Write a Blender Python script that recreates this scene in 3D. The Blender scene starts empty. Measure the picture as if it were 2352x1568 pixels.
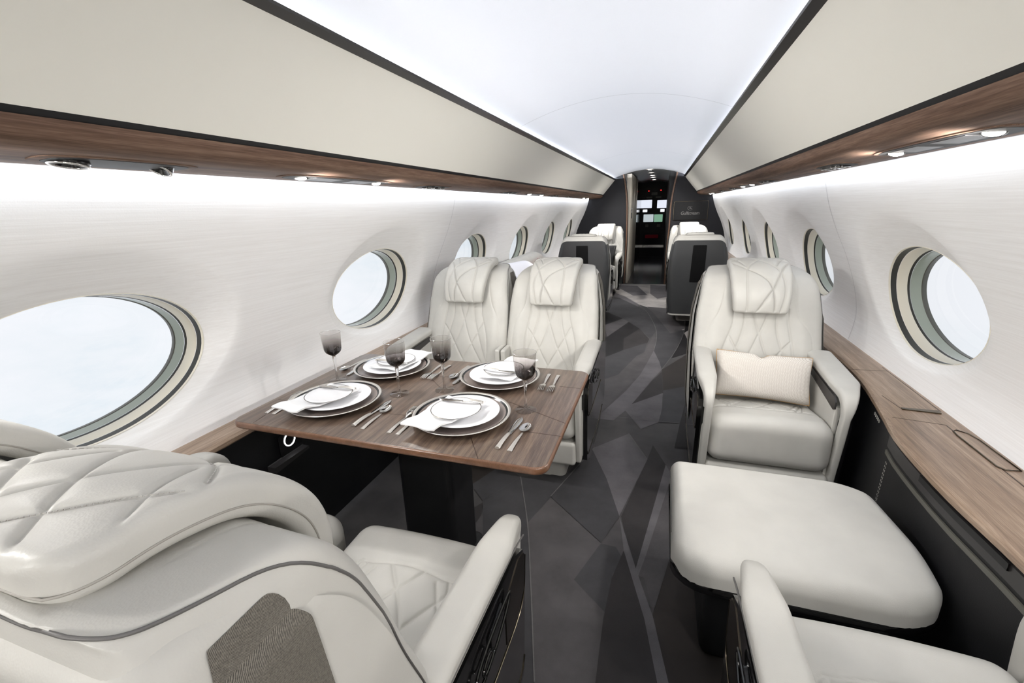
import bpy, math, random
import numpy as np
from mathutils import Vector, Matrix
random.seed(3)
SC = bpy.context.scene
COL = SC.collection
PI = math.pi

# ---------------------------------------------------------------- helpers
def link(o, parent=None):
    COL.objects.link(o)
    if parent is not None:
        o.parent = parent
    return o

def mesh(name, V, F, mats, parent=None, smooth=True, fmat=None, angle=None):
    me = bpy.data.meshes.new(name)
    me.from_pydata([tuple(map(float, v)) for v in V], [], [tuple(int(i) for i in f) for f in F])
    if not isinstance(mats, (list, tuple)):
        mats = [mats]
    for m in mats:
        me.materials.append(m)
    if fmat is not None:
        me.polygons.foreach_set('material_index', np.array(fmat, dtype=np.int32))
    if smooth:
        me.polygons.foreach_set('use_smooth', np.ones(len(me.polygons), dtype=bool))
        if angle:
            me.set_sharp_from_angle(angle=math.radians(angle))
    me.update()
    o = bpy.data.objects.new(name, me)
    return link(o, parent)

def tag(o, label=None, cat=None, group=None, kind=None):
    if label: o['label'] = label
    if cat: o['category'] = cat
    if group: o['group'] = group
    if kind: o['kind'] = kind
    return o

def empty(name, loc=(0, 0, 0), rz=0, label=None, cat=None, group=None):
    o = bpy.data.objects.new(name, None)
    o.empty_display_size = .05
    link(o); o.location = loc; o.rotation_euler = (0, 0, rz)
    return tag(o, label, cat, group)

def struct(o):
    o['kind'] = 'structure'
    return o

def kids(o):
    return [c for c in COL.objects if c.parent == o]

def copy_tree(o, parent=None):
    c = o.copy(); COL.objects.link(c)
    c.parent = parent
    for ch in kids(o):
        copy_tree(ch, c)
    return c

class G:
    """collects geometry for ONE mesh"""
    def __init__(s): s.V = []; s.F = []; s.M = []
    def add(s, V, F, m=0):
        b = len(s.V)
        s.V += [tuple(v) for v in V]
        s.F += [tuple(i + b for i in f) for f in F]
        s.M += [m] * len(F)
        return s
    def obj(s, name, mats, parent=None, smooth=True, angle=40):
        return mesh(name, s.V, s.F, mats, parent, smooth, s.M, angle)

def axis(h, r, n, k=4):
    a = [h - r + r * math.tan(math.radians(45 * i / k)) for i in range(k + 1)]
    mid = [(-(h - r)) + 2 * (h - r) * i / n for i in range(n + 1)]
    return [-x for x in reversed(a)][:-1] + mid + a[1:]

def rbox(sx, sy, sz, r, n=(4, 4, 4), fn=None, k=4):
    """rounded box centred on 0, optional mapping of its points"""
    hs = (sx / 2, sy / 2, sz / 2)
    A = [np.array(axis(h, min(r, h * .999), nn, k)) for h, nn in zip(hs, n)]
    idx = {}; P = []
    L = [len(a) for a in A]
    def vid(i, j, l):
        key = (i, j, l)
        if key not in idx:
            idx[key] = len(P); P.append((A[0][i], A[1][j], A[2][l]))
        return idx[key]
    F = []
    for ax in range(3):
        b, c = (ax + 1) % 3, (ax + 2) % 3
        for end in (0, L[ax] - 1):
            for i in range(L[b] - 1):
                for j in range(L[c] - 1):
                    q = []
                    for di, dj in ((0, 0), (1, 0), (1, 1), (0, 1)):
                        t = [0, 0, 0]; t[ax] = end; t[b] = i + di; t[c] = j + dj
                        q.append(vid(*t))
                    if end == 0: q.reverse()
                    F.append(q)
    P = np.array(P)
    inner = np.stack([np.clip(P[:, a], -(hs[a] - min(r, hs[a] * .999)), hs[a] - min(r, hs[a] * .999)) for a in range(3)], 1)
    D = P - inner
    Ln = np.linalg.norm(D, axis=1); Ln[Ln == 0] = 1
    P = inner + D / Ln[:, None] * min(r, min(hs) * .999)
    if fn is not None: P = fn(P)
    return P, F

def smooth_path(pts, n=64, closed=False):
    """Catmull-Rom resample, evenly by arclength"""
    P = np.array(pts, float)
    if closed: Q = np.vstack([P[-1], P, P[0], P[1]])
    else: Q = np.vstack([2 * P[0] - P[1], P, 2 * P[-1] - P[-2]])
    out = []
    for i in range(1, len(Q) - 2):
        p0, p1, p2, p3 = Q[i - 1], Q[i], Q[i + 1], Q[i + 2]
        for t in np.linspace(0, 1, 17)[:-1]:
            out.append(.5 * ((2 * p1) + (-p0 + p2) * t + (2 * p0 - 5 * p1 + 4 * p2 - p3) * t * t + (-p0 + 3 * p1 - 3 * p2 + p3) * t ** 3))
    out.append(Q[-2]); out = np.array(out)
    d = np.r_[0, np.cumsum(np.linalg.norm(np.diff(out, axis=0), axis=1))]
    s = np.linspace(0, d[-1], n + (1 if closed else 0))
    R = np.stack([np.interp(s, d, out[:, a]) for a in range(P.shape[1])], 1)
    return R[:-1] if closed else R

def tube(pts, r, n=8, closed=False, flat=1.0):
    P = np.array(pts, float); N = len(P)
    V = []; F = []
    T = np.roll(P, -1, 0) - np.roll(P, 1, 0) if closed else np.gradient(P, axis=0)
    T /= np.linalg.norm(T, axis=1)[:, None] + 1e-12
    up = np.array([0, 0, 1.]) if abs(T[0][2]) < .9 else np.array([1., 0, 0])
    nrm = np.cross(T[0], up); nrm /= np.linalg.norm(nrm)
    for i in range(N):
        nrm = nrm - T[i] * (nrm @ T[i]); nrm /= np.linalg.norm(nrm) + 1e-12
        b = np.cross(T[i], nrm)
        rr = r[i] if hasattr(r, '__len__') else r
        for k in range(n):
            a = 2 * PI * k / n
            V.append(P[i] + rr * (nrm * math.cos(a) + b * math.sin(a) * flat))
    for i in range(N if closed else N - 1):
        j = (i + 1) % N
        for k in range(n):
            l = (k + 1) % n
            F.append((i * n + k, j * n + k, j * n + l, i * n + l))
    if not closed:
        F.append(tuple(range(n))); F.append(tuple((N - 1) * n + k for k in reversed(range(n))))
    return V, F

def lathe(prof, n=48, center=(0, 0, 0)):
    V = []; F = []
    for r, z in prof:
        for k in range(n):
            a = 2 * PI * k / n
            V.append((center[0] + r * math.cos(a), center[1] + r * math.sin(a), center[2] + z))
    for i in range(len(prof) - 1):
        for k in range(n):
            l = (k + 1) % n
            F.append((i * n + k, i * n + l, (i + 1) * n + l, (i + 1) * n + k))
    return V, F

def rrect(x0, x1, y0, y1, r, n=6):
    P = []
    if not hasattr(r, '__len__'): r = (r,) * 4
    for (cx, cy, a0, rr) in ((x1 - r[0], y1 - r[0], 0, r[0]), (x0 + r[1], y1 - r[1], 90, r[1]), (x0 + r[2], y0 + r[2], 180, r[2]), (x1 - r[3], y0 + r[3], 270, r[3])):
        for i in range(n + 1):
            a = math.radians(a0 + 90 * i / n)
            P.append((cx + rr * math.cos(a), cy + rr * math.sin(a)))
    return P

def slab(out, z0, z1, rt=0, rb=0, k=4, fn=None):
    """prism of a counter-clockwise outline in xy with rounded top and bottom edges"""
    P = np.array(out, float)
    e = np.roll(P, -1, 0) - P
    e /= np.linalg.norm(e, axis=1)[:, None] + 1e-12
    nn = np.stack([e[:, 1], -e[:, 0]], 1)
    vn = nn + np.roll(nn, 1, 0)
    vn /= np.linalg.norm(vn, axis=1)[:, None] + 1e-12
    rings = []
    if rb:
        for i in range(k): a = math.radians(90 * i / k); rings.append((rb * (1 - math.sin(a)), z0 + rb * (1 - math.cos(a))))
    rings.append((0, z0 + rb)); rings.append((0, z1 - rt))
    if rt:
        for i in range(1, k + 1): a = math.radians(90 * i / k); rings.append((rt * (1 - math.cos(a)), z1 - rt + rt * math.sin(a)))
    V = []; F = []; n = len(P)
    for ins, z in rings:
        Q = P - vn * ins
        V += [(q[0], q[1], z) for q in Q]
    for i in range(len(rings) - 1):
        for k2 in range(n):
            l = (k2 + 1) % n
            F.append((i * n + k2, i * n + l, (i + 1) * n + l, (i + 1) * n + k2))
    F.append(tuple(reversed(range(n)))); F.append(tuple((len(rings) - 1) * n + i for i in range(n)))
    V = np.array(V)
    if fn is not None: V = fn(V)
    return V, F

def box(x0, x1, y0, y1, z0, z1):
    V = [(x0, y0, z0), (x1, y0, z0), (x1, y1, z0), (x0, y1, z0), (x0, y0, z1), (x1, y0, z1), (x1, y1, z1), (x0, y1, z1)]
    return V, [(0, 3, 2, 1), (4, 5, 6, 7), (0, 1, 5, 4), (1, 2, 6, 5), (2, 3, 7, 6), (3, 0, 4, 7)]

def yz(V):
    """maps slab coordinates (a, b, c) to x=c, y=a, z=b"""
    V = np.asarray(V)
    return np.stack([V[:, 2], V[:, 0], V[:, 1]], 1)

def groove(x, y, lines, w=.004):
    """depth factor 0..1 of the nearest stitched line at points x, y"""
    best = np.full(x.shape, 1e9)
    for L in lines:
        P = smooth_path(L, max(12, len(L) * 8)) if len(L) > 2 else np.array(L, float)
        for a, b in zip(P[:-1], P[1:]):
            d = b - a; l2 = d @ d + 1e-12
            t = np.clip(((x - a[0]) * d[0] + (y - a[1]) * d[1]) / l2, 0, 1)
            best = np.minimum(best, (x - a[0] - t * d[0]) ** 2 + (y - a[1] - t * d[1]) ** 2)
    d = np.sqrt(best)
    return .8 * np.exp(-(d / w) ** 2) + .38 * np.exp(-(d / (w * 3.6)) ** 2)

# ---------------------------------------------------------------- materials
def nt(name):
    m = bpy.data.materials.new(name); m.use_nodes = True
    t = m.node_tree; b = t.nodes['Principled BSDF']
    return m, t, b

def lin(c):
    return tuple((x / 255 / 12.92 if x / 255 <= .04045 else ((x / 255 + .055) / 1.055) ** 2.4) for x in c) + (1,)

def node(t, typ, **kw):
    n = t.nodes.new(typ)
    for k, v in kw.items(): setattr(n, k, v)
    return n

def coords(t, scale=(1, 1, 1), rot=(0, 0, 0), kind='Object'):
    tc = node(t, 'ShaderNodeTexCoord'); mp = node(t, 'ShaderNodeMapping')
    mp.inputs['Scale'].default_value = scale; mp.inputs['Rotation'].default_value = rot
    t.links.new(tc.outputs[kind], mp.inputs['Vector'])
    return mp.outputs['Vector']

def noise(t, vec, scale, detail=4, rough=.5):
    n = node(t, 'ShaderNodeTexNoise')
    n.inputs['Scale'].default_value = scale; n.inputs['Detail'].default_value = detail; n.inputs['Roughness'].default_value = rough
    t.links.new(vec, n.inputs['Vector'])
    return n.outputs['Fac']

def ramp(t, fac, stops):
    r = node(t, 'ShaderNodeValToRGB')
    el = r.color_ramp.elements
    el[0].position, el[0].color = stops[0][0], stops[0][1]
    el[1].position, el[1].color = stops[-1][0], stops[-1][1]
    for p, c in stops[1:-1]:
        e = el.new(p); e.color = c
    t.links.new(fac, r.inputs['Fac'])
    return r.outputs['Color']

def bump(t, b, h, strength=.2, dist=.01):
    n = node(t, 'ShaderNodeBump')
    n.inputs['Strength'].default_value = strength; n.inputs['Distance'].default_value = dist
    t.links.new(h, n.inputs['Height']); t.links.new(n.outputs['Normal'], b.inputs['Normal'])

def plain(name, c, rough=.5, metal=0, spec=.5, coat=0):
    m, t, b = nt(name)
    b.inputs['Base Color'].default_value = lin(c); b.inputs['Roughness'].default_value = rough
    b.inputs['Metallic'].default_value = metal; b.inputs['Specular IOR Level'].default_value = spec
    if coat: b.inputs['Coat Weight'].default_value = coat; b.inputs['Coat Roughness'].default_value = .08
    # faint procedural unevenness of the surface
    v = noise(t, coords(t), 35, 2)
    mr = node(t, 'ShaderNodeMapRange'); mr.inputs['To Min'].default_value = max(0, rough - .03); mr.inputs['To Max'].default_value = min(1, rough + .03)
    t.links.new(v, mr.inputs['Value']); t.links.new(mr.outputs['Result'], b.inputs['Roughness'])
    return m

def emis(name, c, s):
    m, t, b = nt(name)
    b.inputs['Base Color'].default_value = lin(c)
    b.inputs['Emission Color'].default_value = lin(c); b.inputs['Emission Strength'].default_value = s
    return m

def leather(name, c, rough=.42):
    m, t, b = nt(name)
    b.inputs['Roughness'].default_value = rough; b.inputs['Specular IOR Level'].default_value = .35
    v = coords(t)
    n1 = noise(t, v, 9, 3)
    c2 = tuple(x * .965 for x in c)
    t.links.new(ramp(t, n1, [(.35, lin(c2)), (.65, lin(c))]), b.inputs['Base Color'])
    vo = node(t, 'ShaderNodeTexVoronoi'); vo.inputs['Scale'].default_value = 420
    t.links.new(v, vo.inputs['Vector'])
    bump(t, b, vo.outputs['Distance'], .10, .0012)
    return m

def wood(name, axis_='y', lo=(84, 60, 46), mid=(122, 92, 74), hi=(150, 118, 97), rough=.34, scale=1.0, rot=0):
    m, t, b = nt(name)
    b.inputs['Roughness'].default_value = rough
    b.inputs['Coat Weight'].default_value = .25; b.inputs['Coat Roughness'].default_value = .18
    sc = {'y': (26 * scale, .9 * scale, 26 * scale), 'x': (.9 * scale, 26 * scale, 26 * scale)}[axis_]
    v = coords(t, sc, (0, 0, rot))
    w = noise(t, v, 1.6, 6, .62)
    f = noise(t, coords(t, tuple(k * 7 for k in sc), (0, 0, rot)), 2.2, 3, .6)
    mx = node(t, 'ShaderNodeMix'); mx.data_type = 'FLOAT'; mx.inputs[0].default_value = .35
    t.links.new(w, mx.inputs[2]); t.links.new(f, mx.inputs[3])
    t.links.new(ramp(t, mx.outputs[0], [(.36, lin(lo)), (.5, lin(mid)), (.62, lin(hi))]), b.inputs['Base Color'])
    bump(t, b, f, .05, .0008)
    return m

M = {}
M['leather'] = leather('cream_leather', (189, 187, 181))
M['piping'] = plain('grey_piping', (92, 90, 88), .5)
M['gap_shade'] = plain('gap_shade', (150, 146, 139), .6)  # darkened leather tone, painted shade along the headrest edge
M['wood'] = wood('walnut_strip', lo=(76, 57, 46), mid=(106, 83, 69), hi=(130, 106, 90), rough=.6)
for _n in M['wood'].node_tree.nodes:
    if _n.type == 'BSDF_PRINCIPLED': _n.inputs['Coat Weight'].default_value = 0; _n.inputs['Specular IOR Level'].default_value = .2
M['ledge_wood'] = wood('walnut_ledge', lo=(104, 85, 70), mid=(136, 114, 95), hi=(164, 142, 122), rough=.36)
M['table_wood'] = wood('walnut_table', lo=(62, 49, 41), mid=(90, 74, 63), hi=(114, 97, 83), rough=.30, rot=.12, scale=1.9)
M['edge_wood'] = wood('walnut_table_edge', lo=(92, 64, 47), mid=(106, 75, 55), hi=(120, 86, 65), rough=.28, scale=.8)
M['black_leather'] = leather('black_leather', (19, 19, 21), .5)
M['dark_trim'] = plain('dark_trim', (44, 42, 42), .35)
M['black_gloss'] = plain('black_gloss', (12, 12, 13), .12, coat=.5)
M['black_matt'] = plain('black_matt', (14, 14, 16), .55)
M['chrome'] = plain('chrome', (215, 213, 210), .12, 1)
M['silver'] = plain('silver', (226, 222, 216), .30, .85)
M['bronze'] = plain('dark_bronze', (96, 88, 76), .25, 1)
M['bin'] = plain('bin_panel', (244, 242, 233), .5, spec=.3)
M['white'] = plain('ceiling_white', (238, 238, 241), .5, spec=.3)
M['porcelain'] = plain('porcelain', (232, 232, 234), .12)
M['napkin'] = plain('napkin_linen', (232, 232, 232), .85, spec=.1)
M['charcoal'] = plain('charcoal_glaze', (20, 20, 22), .12)
M['taupe'] = plain('taupe_glaze', (124, 113, 108), .22)
M['gasket'] = plain('gasket', (48, 48, 44), .45)
M['reveal'] = plain('cream_reveal', (232, 226, 210), .35)
M['greenish'] = plain('pane_edge_reflection', (158, 166, 154), .15)  # green-grey colour imitates the reflection at the pane edges
M['screen'] = plain('screen_glass', (22, 22, 24), .34, spec=.25)
M['void'] = plain('void_black', (8, 8, 9), .45, spec=.12)
M['navy'] = leather('navy_leather', (30, 30, 35), .5)
M['brownstrip'] = plain('brown_trim', (104, 78, 62), .35)
M['shell'] = plain('graphite_shell', (64, 65, 66), .3, .35)
M['greyband'] = plain('grey_band', (84, 83, 76), .4)
M['red'] = plain('red_fabric', (150, 38, 52), .85, spec=.1)
M['whitefab'] = plain('white_fabric', (240, 240, 246), .9, spec=.1)
M['panel_cream'] = plain('galley_cream', (196, 188, 174), .45)
M['led'] = emis('lamp_glow', (255, 250, 242), 14)
M['ring_glow'] = emis('ring_glow', (255, 255, 255), 4)
M['seam'] = plain('seam_shadow_gap', (205, 204, 206), .7)
M['inlay'] = plain('inlay_line', (58, 42, 33), .4)
M['thread'] = plain('thread', (168, 165, 160), .8)

def _fabric():
    m, t, b = nt('wall_cloth')
    b.inputs['Roughness'].default_value = .72; b.inputs['Specular IOR Level'].default_value = .2
    a = noise(t, coords(t, (60, 3.2, 210)), 1.0, 5, .7)
    c = noise(t, coords(t, (30, 60, 60)), 4.0, 3, .6)
    t.links.new(ramp(t, a, [(.3, lin((239, 238, 237))), (.7, lin((249, 249, 249)))]), b.inputs['Base Color'])
    mx = node(t, 'ShaderNodeMix'); mx.data_type = 'FLOAT'; mx.inputs[0].default_value = .35
    t.links.new(a, mx.inputs[2]); t.links.new(c, mx.inputs[3])
    bump(t, b, mx.outputs[0], .25, .0014)
    return m
M['wallcloth'] = _fabric()

def _weave():
    m, t, b = nt('grey_weave')
    b.inputs['Roughness'].default_value = .8
    w = node(t, 'ShaderNodeTexWave'); w.wave_type = 'BANDS'; w.bands_direction = 'Z'
    w.inputs['Scale'].default_value = 260; w.inputs['Distortion'].default_value = 2.5; w.inputs['Detail'].default_value = 2
    t.links.new(coords(t, (1, 1, 1), (.5, .35, 0)), w.inputs['Vector'])
    n = noise(t, coords(t), 420, 3, .7)
    mx = node(t, 'ShaderNodeMix'); mx.data_type = 'FLOAT'; mx.inputs[0].default_value = .6
    t.links.new(w.outputs['Fac'], mx.inputs[2]); t.links.new(n, mx.inputs[3])
    t.links.new(ramp(t, mx.outputs[0], [(.3, lin((62, 58, 53))), (.7, lin((122, 117, 107)))]), b.inputs['Base Color'])
    bump(t, b, mx.outputs[0], .4, .001)
    return m
M['weave'] = _weave()

def _pillow():
    m, t, b = nt('pillow_cloth')
    b.inputs['Roughness'].default_value = .85; b.inputs['Specular IOR Level'].default_value = .1
    br = node(t, 'ShaderNodeTexBrick'); br.inputs['Scale'].default_value = 60
    br.inputs['Mortar Size'].default_value = .035
    br.inputs['Color1'].default_value = lin((212, 207, 200)); br.inputs['Color2'].default_value = lin((207, 202, 195)); br.inputs['Mortar'].default_value = lin((182, 174, 166))
    t.links.new(coords(t, (1, 1, 1), (0, .9, .8)), br.inputs['Vector'])
    n = noise(t, coords(t), 300, 3)
    t.links.new(br.outputs['Color'], b.inputs['Base Color'])
    bump(t, b, n, .12, .001)
    return m
M['pillow'] = _pillow()

def carpet(name, c):
    m, t, b = nt(name)
    b.inputs['Roughness'].default_value = .62; b.inputs['Specular IOR Level'].default_value = .35
    n1 = noise(t, coords(t), 3.2, 5, .65); n2 = noise(t, coords(t), 700, 2, .8)
    mx = node(t, 'ShaderNodeMix'); mx.data_type = 'FLOAT'; mx.inputs[0].default_value = .38
    t.links.new(n1, mx.inputs[2]); t.links.new(n2, mx.inputs[3])
    t.links.new(ramp(t, mx.outputs[0], [(.34, lin(tuple(x * .80 for x in c))), (.64, lin(tuple(min(255, x * 1.17) for x in c)))]), b.inputs['Base Color'])
    bump(t, b, n2, .35, .002)
    return m

def _glass(name, tint, gloss=(1, 1, 1, 1), grad=None):
    m = bpy.data.materials.new(name); m.use_nodes = True
    t = m.node_tree; t.nodes.clear()
    out = node(t, 'ShaderNodeOutputMaterial'); tr = node(t, 'ShaderNodeBsdfTransparent'); gl = node(t, 'ShaderNodeBsdfGlossy')
    gl.inputs['Roughness'].default_value = .02; gl.inputs['Color'].default_value = gloss
    fr = node(t, 'ShaderNodeLayerWeight'); fr.inputs['Blend'].default_value = .5
    pw = node(t, 'ShaderNodeMath', operation='POWER'); pw.inputs[1].default_value = 5
    ma = node(t, 'ShaderNodeMath', operation='MULTIPLY_ADD'); ma.inputs[1].default_value = .9; ma.inputs[2].default_value = .045
    t.links.new(fr.outputs['Facing'], pw.inputs[0]); t.links.new(pw.outputs[0], ma.inputs[0])
    mx = node(t, 'ShaderNodeMixShader')
    t.links.new(ma.outputs[0], mx.inputs[0]); t.links.new(tr.outputs[0], mx.inputs[1]); t.links.new(gl.outputs[0], mx.inputs[2])
    t.links.new(mx.outputs[0], out.inputs['Surface'])
    if grad:
        sp = node(t, 'ShaderNodeSeparateXYZ'); tc = node(t, 'ShaderNodeTexCoord')
        t.links.new(tc.outputs['Object'], sp.inputs[0])
        mr = node(t, 'ShaderNodeMapRange'); mr.inputs['From Min'].default_value = grad[0]; mr.inputs['From Max'].default_value = grad[1]
        t.links.new(sp.outputs['Z'], mr.inputs['Value'])
        t.links.new(ramp(t, mr.outputs['Result'], [(0, tint), (.25, grad[2]), (.42, (.42, .39, .38, 1)), (.70, (.74, .72, .71, 1)), (1, grad[3])]), tr.inputs['Color'])
    else:
        tr.inputs['Color'].default_value = tint
    return m
M['pane'] = _glass('window_glass', (.97, .985, .98, 1), (.35, .35, .35, 1))
M['clear'] = plain('clear_glass', (252, 252, 252), .02)
_b = M['clear'].node_tree.nodes['Principled BSDF']; _b.inputs['Transmission Weight'].default_value = 1; _b.inputs['IOR'].default_value = 1.46
for _l in list(M['clear'].node_tree.links):
    if _l.to_socket.name == 'Roughness': M['clear'].node_tree.links.remove(_l)
_b.inputs['Roughness'].default_value = .0
M['clear_thin'] = _glass('thin_clear_glass', (.90, .90, .90, 1))
M['smoke'] = _glass('smoke_glass', (.03, .026, .025, 1), grad=(.104, .196, (.12, .105, .10, 1), (.93, .92, .91, 1)))
CARPET = [
    ('x', [(-0.832, 7.998), (0.45, 8.14), (0.401, 6.422), (0.497, 5.612), (0.601, 5.632), (0.62, 4.91), (0.135, 5.933), (-0.017, 6.419), (-0.443, 7.305), (-0.686, 7.179)]),
    ('l', [(-0.512, 7.985), (-0.097, 7.934), (0.097, 7.124), (-0.108, 7.01)]),
    ('l', [(0.117, 8.067), (0.399, 8.0), (0.406, 7.009), (0.249, 6.828), (0.139, 7.215)]),
    ('m', [(0.125, 6.242), (0.462, 6.174), (0.584, 5.629), (0.564, 5.149), (0.418, 4.928), (0.335, 5.102)]),
    ('d', [(-0.002, 6.388), (0.121, 5.96), (0.208, 5.454), (0.261, 5.0), (0.267, 4.605), (0.249, 4.259), (0.302, 3.944), (0.324, 3.739), (0.396, 4.05), (0.455, 4.337), (0.512, 4.695), (0.557, 5.104), (0.408, 4.926), (0.211, 5.888), (0.126, 6.21)]),
    ('d', [(-0.518, 5.937), (-0.468, 6.073), (-0.464, 6.636), (-0.304, 6.817), (0.006, 6.221), (0.135, 5.933), (0.221, 5.407), (0.256, 4.957), (0.206, 4.667), (0.076, 5.049), (-0.055, 5.353), (-0.151, 5.514)]),
    ('l', [(-0.499, 6.949), (-0.443, 7.305), (-0.222, 6.91), (-0.002, 6.388), (0.006, 6.221), (-0.304, 6.817)]),
    ('k', [(-0.625, 6.111), (-0.489, 5.973), (-0.144, 5.5), (-0.369, 5.05), (-0.463, 4.94)]),
    ('k2', [(-0.463, 4.94), (-0.369, 5.05), (-0.321, 5.083), (-0.237, 4.65), (-0.298, 4.502), (-0.371, 4.323)]),
    ('m', [(-0.321, 5.083), (-0.143, 5.489), (-0.055, 5.343), (-0.237, 4.65)]),
    ('k', [(-0.371, 4.323), (-0.237, 4.65), (-0.06, 5.342), (0.081, 5.05), (-0.061, 4.61), (-0.034, 4.212), (-0.208, 3.912), (-0.293, 3.806)]),
    ('k2', [(-0.061, 4.61), (0.081, 5.05), (0.196, 4.646), (0.181, 4.496), (-0.034, 4.212)]),
    ('d', [(-0.293, 3.806), (-0.208, 3.912), (-0.034, 4.212), (0.18, 4.514), (0.163, 4.192), (0.097, 4.055), (-0.02, 3.536), (-0.147, 3.367), (-0.215, 3.285)]),
    ('m', [(-0.215, 3.285), (-0.147, 3.367), (-0.02, 3.536), (0.097, 4.055), (0.164, 4.177), (0.2, 4.518), (0.248, 4.832), (0.267, 4.605), (0.249, 4.259), (0.155, 3.578), (0.035, 3.182), (-0.046, 2.856), (-0.121, 2.535)]),
    ('l', [(0.249, 4.259), (0.302, 3.944), (0.324, 3.739), (0.252, 3.486), (0.125, 2.967), (0.089, 2.858), (0.025, 2.687), (-0.092, 2.686), (0.069, 3.21), (0.155, 3.578), (0.2, 3.893)]),
    ('k2', [(0.324, 3.69), (0.336, 3.228), (0.125, 2.975), (0.253, 3.464)]),
    ('l', [(0.333, 3.227), (0.327, 2.951), (0.312, 2.74), (0.202, 2.613), (0.089, 2.858), (0.125, 2.975)]),
    ('br', [(0.324, 3.739), (0.582, 4.286), (0.635, 4.222), (0.526, 3.404), (0.336, 3.257)]),
    ('d', [(0.336, 3.277), (0.534, 3.427), (0.514, 3.301), (0.437, 2.751), (0.306, 2.731), (0.33, 2.952), (0.336, 3.228)]),
    ('k', [(0.409, 4.068), (0.551, 4.956), (0.588, 4.399), (0.705, 4.593), (0.675, 4.172), (0.582, 4.286)]),
    ('k', [(0.591, 5.656), (0.729, 5.683), (0.702, 5.266), (0.551, 4.956)]),
    ('x', [(0.551, 4.956), (0.677, 5.283), (0.756, 5.276), (0.708, 4.628), (0.587, 4.55)]),
    ('k', [(0.514, 3.301), (0.595, 3.592), (0.533, 2.459), (0.397, 2.422), (0.437, 2.751)]),
    ('m', [(-0.183, 1.791), (-0.24, 1.584), (-0.174, 1.336), (-0.026, 0.924), (-0.014, 0.862), (0.148, 0.912), (0.143, 1.194), (0.152, 1.379), (0.184, 1.534), (0.149, 1.73), (0.092, 1.548)]),
    ('d', [(-0.374, 1.916), (-0.492, 1.676), (-0.408, 1.467), (-0.468, 1.25), (-0.173, 0.813), (-0.014, 0.862), (-0.026, 0.924), (-0.133, 1.262), (-0.24, 1.584)]),
    ('d', [(-0.374, 1.916), (-0.146, 2.011), (-0.118, 2.104), (-0.184, 1.797), (-0.24, 1.584)]),
    ('d', [(-0.184, 1.797), (-0.118, 2.104), (-0.057, 2.297), (0.059, 2.02), (0.148, 1.742), (0.091, 1.553)]),
    ('l', [(-0.057, 2.297), (0.135, 2.532), (0.253, 2.259), (0.148, 1.742), (0.059, 2.02)]),
    ('k2', [(0.253, 2.259), (0.279, 2.428), (0.349, 2.232), (0.236, 1.451), (0.156, 1.744)]),
    ('m', [(0.349, 2.232), (0.446, 2.159), (0.427, 1.707), (0.384, 1.653), (0.303, 1.263), (0.269, 1.414), (0.247, 1.416), (0.271, 1.531)]),
    ('l', [(0.349, 2.232), (0.379, 2.14), (0.271, 1.531), (0.247, 1.416), (0.236, 1.451)]),
    ('d', [(0.089, 1.547), (0.017, 1.331), (0.151, 1.217), (0.153, 1.397), (0.184, 1.486), (0.152, 1.545)]),
    ('k2', [(0.184, 1.534), (0.352, 1.038), (0.365, 0.978), (0.148, 0.912), (0.143, 1.194), (0.152, 1.379)]),
    ('br', [(0.384, 1.653), (0.475, 1.721), (0.577, 1.471), (0.52, 1.025), (0.365, 0.978), (0.303, 1.256)]),
    ('l', [(0.148, 1.742), (0.236, 1.451), (0.304, 1.249), (0.365, 0.978), (0.333, 0.968), (0.276, 1.234), (0.184, 1.534)]),
    ('br', [(-0.781, 1.87), (-0.635, 2.035), (-0.508, 1.997), (-0.598, 1.776), (-0.665, 1.561)]),
    ('d', [(-0.598, 1.776), (-0.508, 1.997), (-0.374, 1.916), (-0.492, 1.676)]),
    ('k2', [(-0.487, 1.664), (-0.458, 1.569), (-0.474, 1.448), (-0.551, 1.404), (-0.56, 1.528)]),
    ('m', [(-0.459, 1.594), (-0.401, 1.448), (-0.465, 1.429)]),
    ('line', [(-0.703, 7.96), (-0.222, 6.91), (-0.002, 6.388), (0.121, 5.96), (0.208, 5.454), (0.261, 5.0), (0.267, 4.605), (0.249, 4.259)]),
    ('line', [(0.592, 5.683), (0.564, 5.149), (0.512, 4.695), (0.455, 4.337), (0.396, 4.05), (0.324, 3.739)]),
    ('line', [(-0.099, 2.738), (0.434, 2.75)]),
    ('line', [(-0.374, 1.916), (-0.24, 1.584), (-0.133, 1.262), (-0.026, 0.924)]),
    ('line', [(0.135, 2.532), (0.253, 2.259)]),
    ('line', [(-0.044, 2.311), (-0.184, 1.797)]),
]
INLAYS = [ ((-0.067, 1.462), (0.012, 1.46)), ((-0.202, 1.289), (0.012, 1.184)), ((-0.093, 1.105), (0.016, 1.104)), ((-0.232, 1.032), (-0.168, 0.931)), ((-1.007, 1.106), (-0.965, 1.105)), ((-0.95, 0.996), (-0.941, 0.939)), ((-0.551, 1.106), (-0.483, 1.11)), ((-0.602, 1.455), (-0.472, 1.328)), ((-0.545, 1.449), (-0.456, 1.452)) ]
GL = [ ('smoky wine glass at the front right of the table, beside the near right charger plate', -0.13, 1.244), ('smoky wine glass near the middle of the table behind the near right charger plate', -0.464, 1.33), ('smoky wine glass in front of the far left charger plate', -0.607, 1.258), ('smoky wine glass nearest the left wall, beside the window ledge', -0.919, 1.311) ]
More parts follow.
